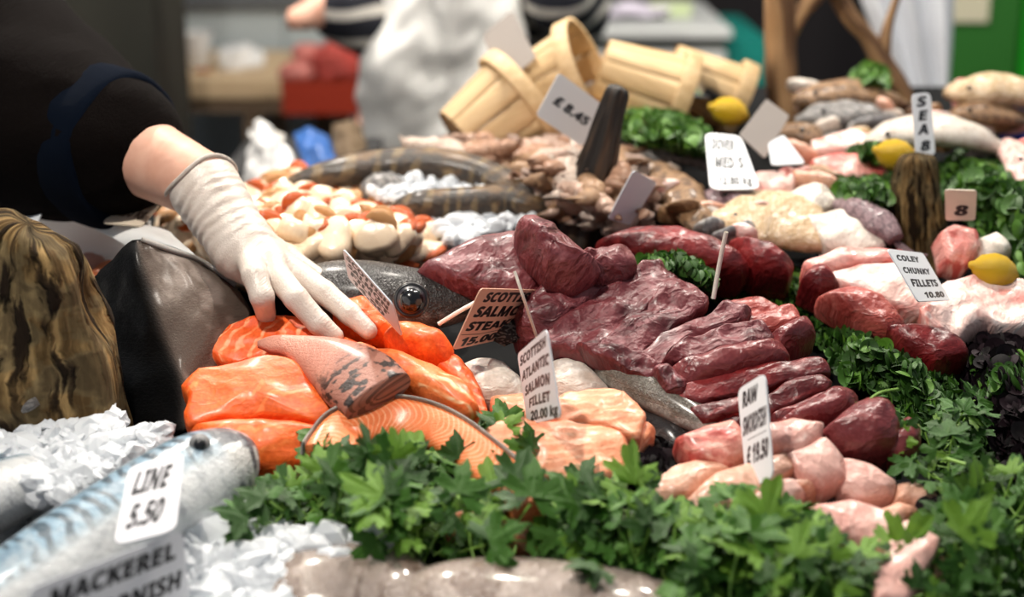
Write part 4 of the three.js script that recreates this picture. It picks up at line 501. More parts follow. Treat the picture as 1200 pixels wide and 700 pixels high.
// ---------- scallops ----------
{
  const sm = phys({ map: tile(tex(128, 128, (u, v) => mix3(hex(0xe8cba8), hex(0xf4e2ca), fbm(u, v, 4, 4, 131, 4))), 0.04), roughness: 0.35, clearcoat: 0.6, clearcoatRoughness: 0.2 }), rm = wet(null, { color: 0xf06a1c }), rp = wet(null, { color: 0xf0b070 });
  const protos = [0, 1, 2].map((k) => {
    const g = thing('scallop', ['shelled cream scallop with full orange roe in the heap beside the glove', 'shelled cream scallop with slim orange roe in the heap beside the glove', 'shelled cream scallop with pale buff roe in the heap beside the glove'][k], 'scallop', V(0, 0, 0), 'scallops heaped beside the glove');
    const R = 0.0175 + k * 0.0012, h = 0.0105, s = new THREE.LatheGeometry([[0.0001, -h], [R * 0.75, -h * 0.95], [R * 0.98, -h * 0.55], [R, 0], [R * 0.96, h * 0.6], [R * 0.7, h * 0.95], [0.0001, h * 1.05]].map((p) => new THREE.Vector2(...p)), 18), q = s.attributes.position;
    for (let i = 0; i < q.count; i++) { const x = q.getX(i), y = q.getY(i), z = q.getZ(i), f = 1 + 0.16 * Math.sin(Math.atan2(z, x) * 2 + k) + 0.06 * Math.sin(Math.atan2(z, x) * 3 + k * 2); q.setXYZ(i, x * f, y + 0.002 * Math.sin(x * 120 + k * 2), z * f); } s.computeVertexNormals(); part('muscle', s, sm, g);
    const pts = []; for (let i = 0; i < 6; i++) { const a = -0.9 + i * 0.36 + k; pts.push({ p: V(Math.cos(a) * R * 1.05, 0.005 + 0.003 * Math.sin(i), Math.sin(a) * R * 1.05), a: [0.001, 0.0045, 0.006, 0.006, 0.004, 0.001][i] * (k === 1 ? 0.8 : 1.25), b: [0.001, 0.004, 0.005, 0.005, 0.004, 0.001][i] * (k === 1 ? 0.75 : 1) }); }
    part('roe', loft(pts, { seg: 10, M: 12 }), k === 2 ? rp : rm, g); return g;
  });
  const poly = [[196, 268], [205, 250], [240, 232], [300, 226], [345, 212], [380, 216], [430, 236], [470, 252], [510, 272], [545, 284], [520, 300], [490, 312], [440, 312], [400, 316], [365, 330], [320, 330], [250, 318], [215, 290]], R = rng(77), placed = []; let n = 0, tries = 0;
  while (n < 190 && tries++ < 9000) { const x = lerp(190, 545, R()), y = lerp(210, 336, R()); if (!inside(x, y, poly)) continue; const d = edgeDist(x, y, poly), h = 0.035 + 0.07 * smooth(0, 42, d) - 0.02 * R(), p = atb(x, y, h); if (placed.some((q) => q.distanceTo(p) < 0.0185)) continue; placed.push(p);
    const o = n < 3 ? protos[n] : copyOf(protos[R() < 0.4 ? 0 : R() < 0.4 ? 1 : 2]); n++; o.position.copy(p); o.rotation.set((R() - 0.5) * 1.7 + 0.35, R() * 6.28, (R() - 0.5) * 1.5); o.scale.setScalar(0.92 + R() * 0.3); }
}
// ---------- white tray with shellfish meat ----------
{
  const P = (x, y, h) => atb(x, y, h), c = P(70, 300, 0.05), g = thing('white_tray', 'white plastic tray of pinkish shellfish meat behind the driftwood block', 'tray', V(c.x, bedY(c.z), c.z));
  wpart('back_wall', sheet([[P(-40, 262, 0.1), P(20, 260, 0.105), P(70, 253, 0.11), P(120, 256, 0.108), P(176, 262, 0.1)], [P(-40, 300, 0.06), P(20, 298, 0.06), P(70, 296, 0.06), P(120, 296, 0.06), P(176, 296, 0.06)], [P(-40, 330, 0.03), P(20, 330, 0.03), P(70, 330, 0.03), P(120, 330, 0.03), P(176, 330, 0.03)]], { thick: 0.005 }), M.white, g);
  wpart('base', sheet([[P(-40, 320, 0.03), P(70, 320, 0.03), P(190, 318, 0.03)], [P(-40, 380, 0.03), P(70, 380, 0.03), P(190, 376, 0.03)]], { thick: 0.005, nu: 8, nv: 8 }), M.white, g);
  wpart('side_wall', sheet([[P(160, 258, 0.1), P(175, 300, 0.06), P(190, 330, 0.034)], [P(176, 262, 0.1), P(196, 300, 0.08), P(214, 330, 0.05)]], { thick: 0.005, nu: 10, nv: 6 }), M.white, g);
  // rim of the second tray behind the glove
  const R = rng(81), mp = wet(null, { color: 0xd8a090 }), mo = wet(null, { color: 0xdc7a48 });
  for (let i = 0; i < 16; i++) { const x = lerp(70, 135, R()), y = lerp(306, 342, R()), b = P(x, y, 0.05), a = R() * 6.28, d = V(Math.cos(a), 0, Math.sin(a)); solo('shellfish_meat', loft([{ p: b.clone().addScaledVector(d, -0.018), a: 0.003 }, { p: b.clone().addScaledVector(d, -0.006).add(V(0, 0.004, 0)), a: 0.01, b: 0.007 }, { p: b.clone().addScaledVector(d, 0.008), a: 0.009, b: 0.007 }, { p: b.clone().addScaledVector(d, 0.02), a: 0.002 }], { seg: 10, M: 10 }), i % 4 ? mp : mo, 'small pink shellfish morsel lying in the white tray', 'shellfish', 'shellfish morsels in the white tray'); }
  const sh = solo('paper_sheet', sheet([[P(110, 268, 0.1), P(150, 262, 0.115), P(196, 268, 0.12)], [P(150, 290, 0.1), P(190, 286, 0.12), P(230, 300, 0.12)], [P(180, 318, 0.07), P(230, 312, 0.1), P(276, 326, 0.1)]], { thick: 0.002, amp: 0.003 }), M.white, 'white paper sheet curling up between tray and black fish', 'paper');
}
// ---------- langoustine heap ----------
{
  const cols = [0xe6c0aa, 0xcc9c7e, 0xf0dccc, 0xb8906c, 0xeaccbc];
  const mats = cols.map((c, i) => wet(tile(tex(64, 64, (u, v) => mix3(hex(c), hex(0x80604a), smooth(0.5, 0.8, fbm(u, v, 6, 6, 141 + i, 3)) * 0.7)), 0.06)));
  const protos = mats.map((m, k) => {
    const g = thing('langoustine', ['raw salmon-pink', 'raw brick-brown', 'raw cream', 'raw dark tan', 'raw pale rose'][k] + ' langoustine in the heap before the baskets', 'langoustine', V(0, 0, 0), 'langoustines heaped before the baskets');
    const N = []; for (let i = 0; i < 8; i++) { const t = i / 7, a = t * (1.2 + k * 0.25); N.push({ p: V(0.038 * Math.sin(a) * 1.6 - 0.03, 0.004 + 0.002 * (i % 2), 0.038 * (1 - Math.cos(a))), a: [0.003, 0.011, 0.013, 0.013, 0.0115, 0.01, 0.008, 0.003][i], b: [0.003, 0.01, 0.012, 0.0118, 0.0105, 0.009, 0.006, 0.002][i] }); }
    part('body', loft(N, { seg: 12, M: 40, shape: (th, t) => 1 + 0.09 * Math.sin(t * 50) * smooth(0.3, 0.4, t) }), m, g);
    for (const s of [-1, 1]) part('claw', loft([{ p: V(-0.026, 0.003, s * 0.004), a: 0.0015 }, { p: V(-0.03, 0.004, s * 0.013), a: 0.003 }, { p: V(-0.036, 0.004, s * 0.015), a: 0.006, b: 0.0045 }, { p: V(-0.047, 0.003, s * 0.009), a: 0.0015 }], { seg: 7, M: 10 }), m, g);
    const e = N[7].p; part('tail_fan', sheet([[e.clone().add(V(0, 0, -0.003)), e.clone().add(V(0, 0, 0.003))], [e.clone().add(V(0.009, 0.001, -0.008)), e.clone().add(V(0.004, 0.001, 0.011))]], { nu: 6, nv: 4, thick: 0.0015 }), m, g); return g;
  });
  const poly = [[478, 190], [520, 172], [600, 166], [660, 176], [720, 180], [760, 200], [770, 240], [750, 262], [690, 262], [655, 252], [640, 236], [600, 212], [560, 198], [500, 194]], R = rng(91); let n = 0, tries = 0; const placed = [];
  while (n < 130 && tries++ < 9000) { const x = lerp(478, 775, R()), y = lerp(162, 266, R()); if (!inside(x, y, poly)) continue; const p = atb(x, y, 0.06 + 0.045 * smooth(0, 30, edgeDist(x, y, poly)) - 0.025 * R()); if (placed.some((q) => q.distanceTo(p) < 0.015)) continue; placed.push(p);
    const o = n < protos.length ? protos[n] : copyOf(protos[Math.floor(R() * protos.length)]); n++; o.position.copy(p); o.rotation.set((R() - 0.5) * 0.9, R() * 6.28, (R() - 0.5) * 0.5); o.scale.setScalar(0.8 + R() * 0.35); }
}
// ---------- crushed ice ----------
{
  const im = phys({ color: 0xeef2f6, roughness: 0.3, transmission: 0.25, thickness: 0.01, ior: 1.3 }), ib = phys({ color: 0xdfe5ea, roughness: 0.5, bumpMap: tile(bumpFine, 0.04), bumpScale: 0.004 });
  const chip = new THREE.IcosahedronGeometry(1, 1); { const q = chip.attributes.position; for (let i = 0; i < q.count; i++) { const v = V(q.getX(i), q.getY(i), q.getZ(i)); const f = 1 + 0.4 * noise(v.x * 1.3, v.y * 1.3, v.z * 1.3); q.setXYZ(i, v.x * f, v.y * f * 0.75, v.z * f); } chip.computeVertexNormals(); }
  const beds = [
    ['crushed ice heaped round the mackerel beside the driftwood block', [[-40, 490], [30, 480], [80, 488], [125, 480], [160, 506], [196, 500], [190, 520], [120, 560], [60, 590], [20, 560], [-40, 640]], 0.05, 520, 0.011],
    ['crushed ice mound between mackerel belly and flat-leaf parsley', [[200, 640], [250, 600], [290, 590], [320, 616], [400, 630], [440, 640], [430, 668], [350, 690], [300, 740], [180, 740]], 0.035, 480, 0.013],
    ['crushed ice patch inside the ring of mottled fish', [[430, 222], [470, 208], [540, 206], [590, 216], [580, 232], [500, 236], [450, 236]], 0.06, 240, 0.009],
    ['crushed ice showing between scallops and tuna', [[500, 258], [540, 246], [600, 248], [640, 252], [600, 268], [560, 276], [530, 284]], 0.05, 200, 0.009],
  ];
  // plain ice filling the ends of the display beyond the fish
  for (const [label, x0, x1, z0, z1] of [['smooth bank of crushed ice filling the fishmonger end of the stall', -0.97, -0.72, -0.86, -1.6], ['smooth bank of crushed ice filling the far end beyond the dark lettuce', 0.86, 1.46, -0.86, -2.2], ['smooth bank of crushed ice along the customer edge of the stall', -0.7, 0.84, -0.85, -0.93]]) { const rows = []; for (let i = 0; i < 8; i++) { rows.push([]); for (let j = 0; j < 8; j++) { const x = lerp(x0, x1, j / 7), z = lerp(z0, z1, i / 7), e = Math.min(i, j, 7 - i, 7 - j); rows[i].push(V(x, bedY(z) + (e ? 0.035 : 0.012) + 0.012 * noise(x * 9, z * 9, 2), z)); } } solo('crushed_ice', sheet(rows, { nu: 60, nv: 60, thick: 0.01, amp: 0.008, freq: 55 }), ib, label, 'ice', null, 'stuff'); }
  for (const [label, poly, h, n, size] of beds) {
    const R = rng(n), g = thing('crushed_ice', label, 'ice', V(0, 0, 0), null, 'stuff');
    let cx = 0, cy = 0; for (const p of poly) { cx += p[0] / poly.length; cy += p[1] / poly.length; } const c0 = atb(cx, cy, 0); g.position.set(c0.x, bedY(c0.z), c0.z);
    wpart('ice_mound', pillow({ pts: poly, h, t: h, dome: 0.008, amp: 0.006, freq: 60, edge: 0.8, seed: n }), ib, g);
    const im_ = new THREE.InstancedMesh(chip, im, n), m4 = new THREE.Matrix4(), qt = new THREE.Quaternion(), eu = new THREE.Euler(); im_.name = 'ice_chips';
    let k = 0; scatter(poly, n, R, (x, y, i, d) => { const p = atb(x, y, h + 0.004 + 0.008 * R()).sub(g.position), s = size * (0.35 + 1.3 * R() * R()); m4.compose(p, qt.setFromEuler(eu.set(R() * 6, R() * 6, R() * 6)), V(s, s * 0.8, s)); im_.setMatrixAt(k++, m4); }); im_.count = k; im_.castShadow = im_.receiveShadow = true; g.add(im_);
  }
}
// ---------- driftwood ----------
function post(name, label, mat, nodes, o = {}) { const g = loft(nodes, { seg: 40, M: 40, amp: o.amp ?? 0.008, freq: o.freq ?? 18, seed: o.seed ?? 1, pow: o.pow ?? 2.6, up: V(0, 0, 1), shape: (th, t) => 1 + 0.09 * Math.sin(th * 5 + 1.4 * Math.sin(t * 6) + (o.seed ?? 0)) + 0.04 * Math.sin(th * 11 + t * 4) }); return solo(name, g, mat, label, 'driftwood', o.group); }
{
  const z = -1.33, q = (x, y, dz = 0) => atz(x, y, z + dz);
  post('driftwood_block', 'broad weathered driftwood block standing beside the black fish', M.drift, [{ p: q(42, 530), a: 0.078, b: 0.055 }, { p: q(44, 480), a: 0.076, b: 0.055 }, { p: q(38, 400), a: 0.067, b: 0.05 }, { p: q(30, 330), a: 0.055, b: 0.045 }, { p: q(28, 285), a: 0.045, b: 0.04 }, { p: q(30, 266), a: 0.03, b: 0.028 }, { p: q(32, 261), a: 0.008, b: 0.008 }], { seed: 4, amp: 0.012 });
  const z2 = -1.72, w = (x, y, dz = 0) => atz(x, y, z2 + dz);
  post('driftwood_stake', 'dark driftwood stake leaning behind the tuna peak', M.driftDark, [{ p: w(668, 300), a: 0.025, b: 0.022 }, { p: w(680, 260), a: 0.025, b: 0.022 }, { p: w(700, 190), a: 0.021, b: 0.019 }, { p: w(716, 130), a: 0.015, b: 0.014 }, { p: w(723, 106), a: 0.012, b: 0.011 }, { p: w(725, 100), a: 0.004, b: 0.004 }], { seed: 7, amp: 0.002 });
  const z3 = -1.72, u = (x, y) => atz(x, y, z3);
  post('driftwood_post', 'upright brown driftwood post among the pink fillets', M.drift, [{ p: u(1078, 335), a: 0.029, b: 0.028 }, { p: u(1077, 290), a: 0.03, b: 0.028 }, { p: u(1075, 240), a: 0.028, b: 0.026 }, { p: u(1074, 205), a: 0.024, b: 0.022 }, { p: u(1073, 186), a: 0.018, b: 0.018 }, { p: u(1073, 180), a: 0.006, b: 0.006 }], { seed: 9, amp: 0.004 });
  const z4 = -2.16, b4 = (x, y, dz = 0) => atz(x, y, z4 + dz), tr = thing('driftwood_branch', 'thick pale brown branch standing upright behind the fish display', 'driftwood', b4(920, 180));
  wpart('trunk', loft([{ p: b4(926, 200), a: 0.026 }, { p: b4(922, 150), a: 0.024 }, { p: b4(916, 90), a: 0.023 }, { p: b4(914, 30), a: 0.022 }, { p: b4(912, -60), a: 0.02 }, { p: b4(908, -140), a: 0.016 }], { amp: 0.003, seg: 24, up: V(0, 0, 1) }), M.branch, tr);
  wpart('side_branch', loft([{ p: b4(920, 50), a: 0.012 }, { p: b4(938, 16), a: 0.013 }, { p: b4(962, -12), a: 0.012 }, { p: b4(990, -50), a: 0.01 }], { amp: 0.002, up: V(0, 0, 1) }), M.branch, tr);
  const fk = thing('driftwood_branch', 'forked brown branch in front of the white hanging sheet', 'driftwood', b4(1066, 130, -0.04));
  wpart('stem', loft([{ p: b4(1078, 160, -0.04), a: 0.01 }, { p: b4(1060, 112, -0.04), a: 0.013 }, { p: b4(1036, 78, -0.04), a: 0.016 }, { p: b4(1018, 46, -0.04), a: 0.012 }, { p: b4(992, 14, -0.04), a: 0.013 }, { p: b4(970, -30, -0.04), a: 0.013 }], { amp: 0.002, up: V(0, 0, 1) }), M.branch, fk);
  wpart('fork', loft([{ p: b4(1034, 72, -0.04), a: 0.012 }, { p: b4(1038, 40, -0.04), a: 0.008 }, { p: b4(1047, 10, -0.04), a: 0.006 }, { p: b4(1060, -30, -0.04), a: 0.004 }], { amp: 0.001, up: V(0, 0, 1) }), M.branch, fk);
}
// ---------- lemons ----------
{ const lm = phys({ color: 0xf2c40c, roughness: 0.4, bumpMap: tile(bumpFine, 0.03), bumpScale: 0.001 });
  for (const [x, y, h, l] of [[855, 131, 0.1, 'yellow lemon lying between baskets and market card'], [1050, 182, 0.12, 'yellow lemon peeking out behind the driftwood post'], [1166, 318, 0.09, 'yellow lemon lying on the glossy white fillet']]) { const p = atb(x, y, h), g = new THREE.LatheGeometry([[0, -0.034], [0.006, -0.03], [0.016, -0.022], [0.023, -0.008], [0.0235, 0.006], [0.017, 0.022], [0.007, 0.03], [0.004, 0.036], [0, 0.037]].map((q) => new THREE.Vector2(...q)), 24); g.rotateZ(1.3); g.scale(0.78, 0.78, 0.78); g.translate(p.x, p.y, p.z); solo('lemon', g, lm, l, 'lemon', 'lemons among the fish'); } }

// ---------- parsley ----------
{
  const leafM = [0x3c6c14, 0x30600f, 0x4a7c18, 0x29540c, 0x6a9626, 0x3c7014].map((c, i) => phys({ color: c, roughness: 0.5, transmission: 0.2, thickness: 0, specularIntensity: 0.7, bumpMap: tile(bumpFine, 0.02), bumpScale: 0.0008, side: THREE.DoubleSide }));
  const stemM = phys({ color: 0x7da646, roughness: 0.45 });
  // a three-lobed toothed leaf, folded along its midrib; base at the origin, tip along +y, face along +z
  function leafGeo(k) {
    const lobes = [[0, 1, 0.5], [1.05, 0.86, 0.46], [-1.05, 0.86, 0.46]], pts = [], outline = [];
    const rad = (a) => { let r = 0.42; for (const [c, L, w] of lobes) { const d = Math.abs(a - c) / w; r = Math.max(r, L * Math.max(0, 1 - 0.5 * d * d)); } return r * (1 + 0.11 * Math.sin(a * 15 + k) + 0.05 * Math.sin(a * 29 + k * 2)); };
    const nA = 34; for (let i = 0; i <= nA; i++) { const a = -1.75 + 3.5 * i / nA; outline.push([Math.sin(a) * rad(a), 0.1 + Math.cos(a) * rad(a) * 0.95]); }
    const pos = [], uv = [], idx = [], put = (x, y) => { const z = -0.16 * Math.abs(x) + 0.18 * x * x - (0.32 + 0.1 * k) * y * y * 0.6 + 0.07 * Math.sin(x * 9 + k) * Math.abs(x) + 0.05 * Math.sin(y * 8 + k * 2); pos.push(x, y, z); uv.push(x * 0.03, y * 0.03); };
    put(0, 0.05); for (const s of [0.5, 1]) for (const [x, y] of outline) put(x * s, 0.05 + (y - 0.05) * s);
    const W = nA + 1; for (let i = 0; i < nA; i++) { idx.push(0, 1 + i + 1, 1 + i); const a = 1 + i; idx.push(a, a + 1, a + W, a + 1, a + W + 1, a + W); }
    return build(pos, uv, idx);
  }
  const leaves = [0, 1, 2, 3].map(leafGeo);
  const R = rng(501);
  function makeSprig(k, label, group) {
    const g = thing('parsley_sprig', label, 'parsley', V(0, 0, 0), group), L = 0.036 + 0.012 * R(), tip = V((R() - 0.5) * 0.03, L, 0.012 + 0.02 * R()), mid = V(tip.x * 0.3, L * 0.55, 0.002);
    const c = new THREE.CatmullRomCurve3([V(0, 0, 0), mid, tip]), gs = [new THREE.TubeGeometry(c, 8, 0.0011, 5)];
    const spots = [[1, 0, 1.15], [0.97, 0.95, 0.9], [0.97, -0.95, 0.9], [0.62, 1.25, 0.85], [0.62, -1.25, 0.85], [0.35, 1.35, 0.7], [0.33, -1.35, 0.7]];
    for (const [t, ang, sc] of spots) {
      const p = c.getPoint(t), len = t < 0.9 ? 0.013 : 0.004, d = V(Math.sin(ang), Math.cos(ang), 0.25 * (R() - 0.3)).normalize(), q = p.clone().addScaledVector(d, len); if (t < 0.9) gs.push(new THREE.TubeGeometry(new THREE.CatmullRomCurve3([p, q]), 2, 0.0008, 4));
      const m = part('leaf', leaves[Math.floor(R() * 4)], leafM[Math.floor(R() * leafM.length)], g); m.position.copy(q); m.rotation.set((R() - 0.5) * 0.8 - 0.15, (R() - 0.5) * 0.9, -ang + (R() - 0.5) * 0.5); m.scale.setScalar(sc * (0.021 + 0.006 * R()));
    }
    part('stem', mergeGeometries(gs), stemM, g); return g;
  }
  function plant(n, polys, hfun, label, group, seed, lean, big = 1) {
    const Q = rng(seed), protos = []; const tot = polys.reduce((s, p) => s + p[1], 0);
    for (const [poly, cnt] of polys) scatter(poly, cnt, Q, (x, y, i, d) => { const o = protos.length < 6 ? (protos.push(makeSprig(protos.length, label, group)), protos[protos.length - 1]) : copyOf(protos[Math.floor(Q() * 6)]); const h = hfun(d, Q); o.position.copy(atb(x, y, h)); o.rotation.set(-lean * (0.55 + Q() * 1.1), (Q() - 0.5) * 2.6, (Q() - 0.5) * 2.2, 'YXZ'); o.scale.setScalar(big * (0.8 + 0.45 * Q())); });
  }
  const front = [[322, 626], [345, 600], [400, 588], [470, 586], [530, 600], [570, 640], [640, 660], [720, 636], [800, 662], [880, 676], [950, 680], [1000, 700], [1030, 730], [1040, 750], [860, 750], [820, 712], [700, 682], [560, 668], [470, 662], [420, 648], [360, 640]];
  plant(0, [[front, 150]], (d, Q) => 0.016 + 0.028 * Q(), 'sprig of bright flat-leaf parsley in the border before the salmon', 'flat-leaf parsley sprigs along the front', 511, 0.85, 0.95);
  // the side bed of darker flat-leaf parsley by the pink fish
  const side = [[1092, 500], [1130, 490], [1160, 540], [1190, 600], [1180, 640], [1130, 650], [1120, 620], [1100, 560]];
  plant(0, [[side, 20]], (d, Q) => 0.02 + 0.03 * Q(), 'sprig of flat-leaf parsley in the dark bed beside the pink fish', 'flat-leaf parsley sprigs beside the pink fish', 512, 0.85, 0.72);
  plant(0, [[[[1000, 545], [1040, 560], [1060, 560], [1050, 545]], 3], [[[520, 552], [545, 545], [560, 560], [530, 570]], 2], [[[585, 575], [612, 570], [616, 590], [590, 595]], 2], [[[1060, 680], [1110, 650], [1150, 700], [1120, 730]], 8]], (d, Q) => 0.03, 'loose sprig of flat-leaf parsley tucked among the fish pieces', 'loose parsley sprigs among the fish', 513, 0.6, 0.9);
  // dense leaf litter beneath the sprigs
  function litter(name, label, poly, n, h, geo, mats, size, seed, dome = 0.03, kindName = 'leaf_mass') {
    const Q = rng(seed); let cx = 0, cy = 0; for (const p of poly) { cx += p[0] / poly.length; cy += p[1] / poly.length; } const c0 = atb(cx, cy, 0), g = thing(name, label, 'parsley', V(c0.x, bedY(c0.z), c0.z), null, 'stuff');
    const per = mats.map(() => []); const m4 = new THREE.Matrix4(), qt = new THREE.Quaternion(), eu = new THREE.Euler();
    const spanPx = Math.max(...poly.map((p) => p[1])) - Math.min(...poly.map((p) => p[1]));
    scatter(poly, n, Q, (x, y, i, d) => { const p = atb(x, y, h + dome * smooth(0, spanPx * 0.35, d) * (0.45 + 0.55 * Q())).sub(g.position), s = size * (0.7 + 0.7 * Q()); m4.compose(p, qt.setFromEuler(eu.set(-1.2 + (Q() - 0.5) * 2, Q() * 6.28, (Q() - 0.5) * 2)), V(s, s, s)); per[Math.floor(Q() * mats.length)].push(m4.clone()); });
    per.forEach((l, i) => { if (!l.length) return; const im = new THREE.InstancedMesh(geo, mats[i], l.length); im.name = kindName; l.forEach((m, k) => im.setMatrixAt(k, m)); im.castShadow = im.receiveShadow = true; g.add(im); });
    return g;
  }
  litter('parsley_leaves', 'deep layer of flat-leaf parsley under the front sprigs', front, 900, 0.004, leaves[1], leafM.slice(0, 4), 0.022, 521, 0.03);
  litter('parsley_leaves', 'deep layer of flat-leaf parsley under the side sprigs', [[1090, 480], [1125, 470], [1160, 520], [1210, 600], [1210, 740], [1060, 740], [1125, 650], [1105, 590]], 420, 0.004, leaves[2], leafM.slice(0, 4), 0.018, 522, 0.025);
  // curly parsley: crimped little fronds
  const frill = (() => { const pos = [0, 0, 0], uv = [0, 0], idx = [], n = 22; for (const r of [0.55, 1]) for (let i = 0; i < n; i++) { const a = i / n * 6.2832; pos.push(Math.cos(a) * r, Math.sin(a) * r, (r === 1 ? 0.42 : 0.2) * Math.sin(a * 5.5 * 2) + 0.3 * r * r); uv.push(0, 0); } for (let i = 0; i < n; i++) { const j = (i + 1) % n; idx.push(0, 1 + i, 1 + j, 1 + i, 1 + n + i, 1 + j, 1 + j, 1 + n + i, 1 + n + j); } return build(pos, uv, idx); })();
  const curlM = [0x2e5810, 0x284e0e, 0x3a6814, 0x52801e, 0x2c540e].map((c) => phys({ color: c, roughness: 0.6, transmission: 0.15, thickness: 0, side: THREE.DoubleSide }));
  const curl = (label, poly, n, h, mats, size, seed, dome) => litter('curly_parsley', label, poly, n, h, frill, mats, size, seed, dome, 'crimped_fronds');
  curl('thick bank of curly parsley between tuna slices and pink fillets', [[800, 335], [835, 308], [900, 308], [950, 330], [985, 358], [1050, 372], [1098, 405], [1118, 460], [1118, 520], [1082, 505], [1030, 458], [985, 442], [962, 400], [932, 366], [850, 352]], 2600, 0.03, curlM, 0.0075, 531, 0.06);
  curl('small tuft of curly parsley on the tuna below the driftwood stake', [[742, 312], [765, 296], [800, 294], [838, 325], [835, 340], [795, 326]], 420, 0.09, curlM, 0.007, 532, 0.03);
  curl('curly parsley clump behind the tan flatfish', [[958, 222], [985, 204], [1045, 200], [1050, 240], [1020, 252], [985, 240]], 600, 0.06, curlM, 0.008, 533, 0.05);
  curl('tall curly parsley clump beside the driftwood post', [[1098, 200], [1130, 176], [1190, 176], [1230, 220], [1230, 330], [1195, 330], [1170, 290], [1150, 262], [1105, 240]], 1300, 0.06, curlM, 0.009, 534, 0.06);
  curl('little curly parsley tuft behind the lemon', [[995, 176], [1020, 164], [1052, 170], [1040, 190], [1005, 192]], 220, 0.08, curlM, 0.008, 535, 0.03);
  curl('bright parsley clump behind the langoustines', [[728, 150], [740, 130], [790, 136], [830, 152], [834, 186], [800, 182], [750, 168]], 560, 0.07, [curlM[2], curlM[3], curlM[0]], 0.009, 536, 0.05);
  curl('bright little parsley tuft under the forked branch', [[1002, 90], [1020, 78], [1040, 86], [1036, 104], [1010, 104]], 160, 0.09, [curlM[2], curlM[3]], 0.01, 537, 0.03);
  curl('dense curly parsley at the corner below the side sprigs', [[1110, 560], [1160, 560], [1215, 600], [1215, 730], [1100, 730], [1130, 660]], 900, 0.03, curlM, 0.007, 538, 0.04);
  curl('dense curly parsley behind the black lettuce', [[1140, 420], [1210, 400], [1215, 470], [1160, 470]], 320, 0.04, curlM, 0.008, 539, 0.03);
  const blackM = [0x160c12, 0x0d090b, 0x1c0f16].map((c) => phys({ color: c, roughness: 0.7, specularIntensity: 0.4, side: THREE.DoubleSide }));
  const let1 = litter('dark_lettuce', 'almost black frilly lettuce beside the glossy white fillet', [[1116, 392], [1135, 370], [1180, 372], [1230, 376], [1230, 560], [1190, 560], [1150, 480], [1122, 440]], 1500, 0.03, frill, blackM, 0.0085, 541, 0.05, 'frilly_leaves'); let1.userData.category = 'lettuce';
  const sw = (label, poly, n, seed) => { const g = litter('seaweed', label, poly, n, 0.03, frill, blackM, 0.009, seed, 0.03, 'wet_fronds'); g.userData.category = 'seaweed'; };
  sw('wet black seaweed between salmon offcut and pink fish', [[738, 540], [760, 520], [800, 532], [868, 536], [850, 548], [800, 552], [770, 572], [742, 568]], 330, 551);
  sw('wet black seaweed clump beside the slim tan-pink piece', [[1048, 592], [1080, 585], [1120, 582], [1130, 620], [1110, 650], [1085, 612]], 260, 552);
  // long pale stem crossing the dark corner
  solo('parsley_stalk', tube([atb(1110, 538, 0.07), atb(1140, 546, 0.075), atb(1205, 552, 0.07)], 0.0016, 6, 14), stemM, 'long pale parsley stalk crossing the dark corner', 'stalk');
  solo('parsley_stalk', tube([atb(1010, 476, 0.09), atb(1028, 462, 0.1), atb(1052, 456, 0.09)], 0.0012, 6, 14), stemM, 'short pale parsley stalk behind the plump tuna chunk', 'stalk');
}

// ---------- price cards ----------
// corners in photo pixels (top-left, top-right, bottom-right, bottom-left as written); the plane through the foot is turned until the outline is closest to a rectangle
function cardFrame(q, foot) {
  let best = null;
  for (let a = -80; a <= 80; a += 4) for (let e = -40; e <= 76; e += 4) {
    const A = a * Math.PI / 180, E = e * Math.PI / 180, n = V(Math.sin(A) * Math.cos(E), Math.sin(E), Math.cos(A) * Math.cos(E)), P = q.map(([x, y]) => onPlane(x, y, foot, n));
    if (P.some((p) => p.z > -0.5 || p.z < -4)) continue;
    const s = [0, 1, 2, 3].map((i) => P[(i + 1) % 4].clone().sub(P[i])), L = s.map((v) => v.length()); if (Math.max(...L) > 0.19 || Math.max(L[0], L[2]) / Math.min(L[1], L[3]) > 3 || Math.max(L[1], L[3]) / Math.min(L[0], L[2]) > 3) continue;
    let c = 0; for (let i = 0; i < 4; i++) c += (s[i].dot(s[(i + 1) % 4]) / L[i] / L[(i + 1) % 4]) ** 2; c += Math.log(L[0] / L[2]) ** 2 + Math.log(L[1] / L[3]) ** 2; c += 0.02 * (A * A) / 4;
    if (!best || c < best.c) best = { c, P, n };
  }
  return best;
}
function cardTex(lines, { w = 256, hgt = 320, bg = '#eef1f4', ink = '#14161c', rule, bold = true, slant = 0 } = {}) {
  const cv = document.createElement('canvas'); cv.width = w; cv.height = hgt; const c = cv.getContext('2d'); c.fillStyle = bg; c.fillRect(0, 0, w, hgt); c.fillStyle = ink; c.textBaseline = 'middle';
  for (const [t, x, y, size, wid] of lines) { c.save(); c.translate(x * w, y * hgt); c.transform(1, 0, -0.22, 1, 0, 0); c.font = (bold ? 'bold ' : '') + size + 'px sans-serif'; const mw = c.measureText(t).width || 1; c.scale(wid ? wid * w / mw : 1, 1); c.lineWidth = size * 0.07; c.lineJoin = 'round'; c.strokeStyle = ink; c.fillText(t, 0, 0); c.strokeText(t, 0, 0); c.restore(); }
  if (rule) { c.fillRect(rule[0] * w, rule[1] * hgt, rule[2] * w, 3); }
  const t = new THREE.CanvasTexture(cv); t.colorSpace = THREE.SRGBColorSpace; return t;
}
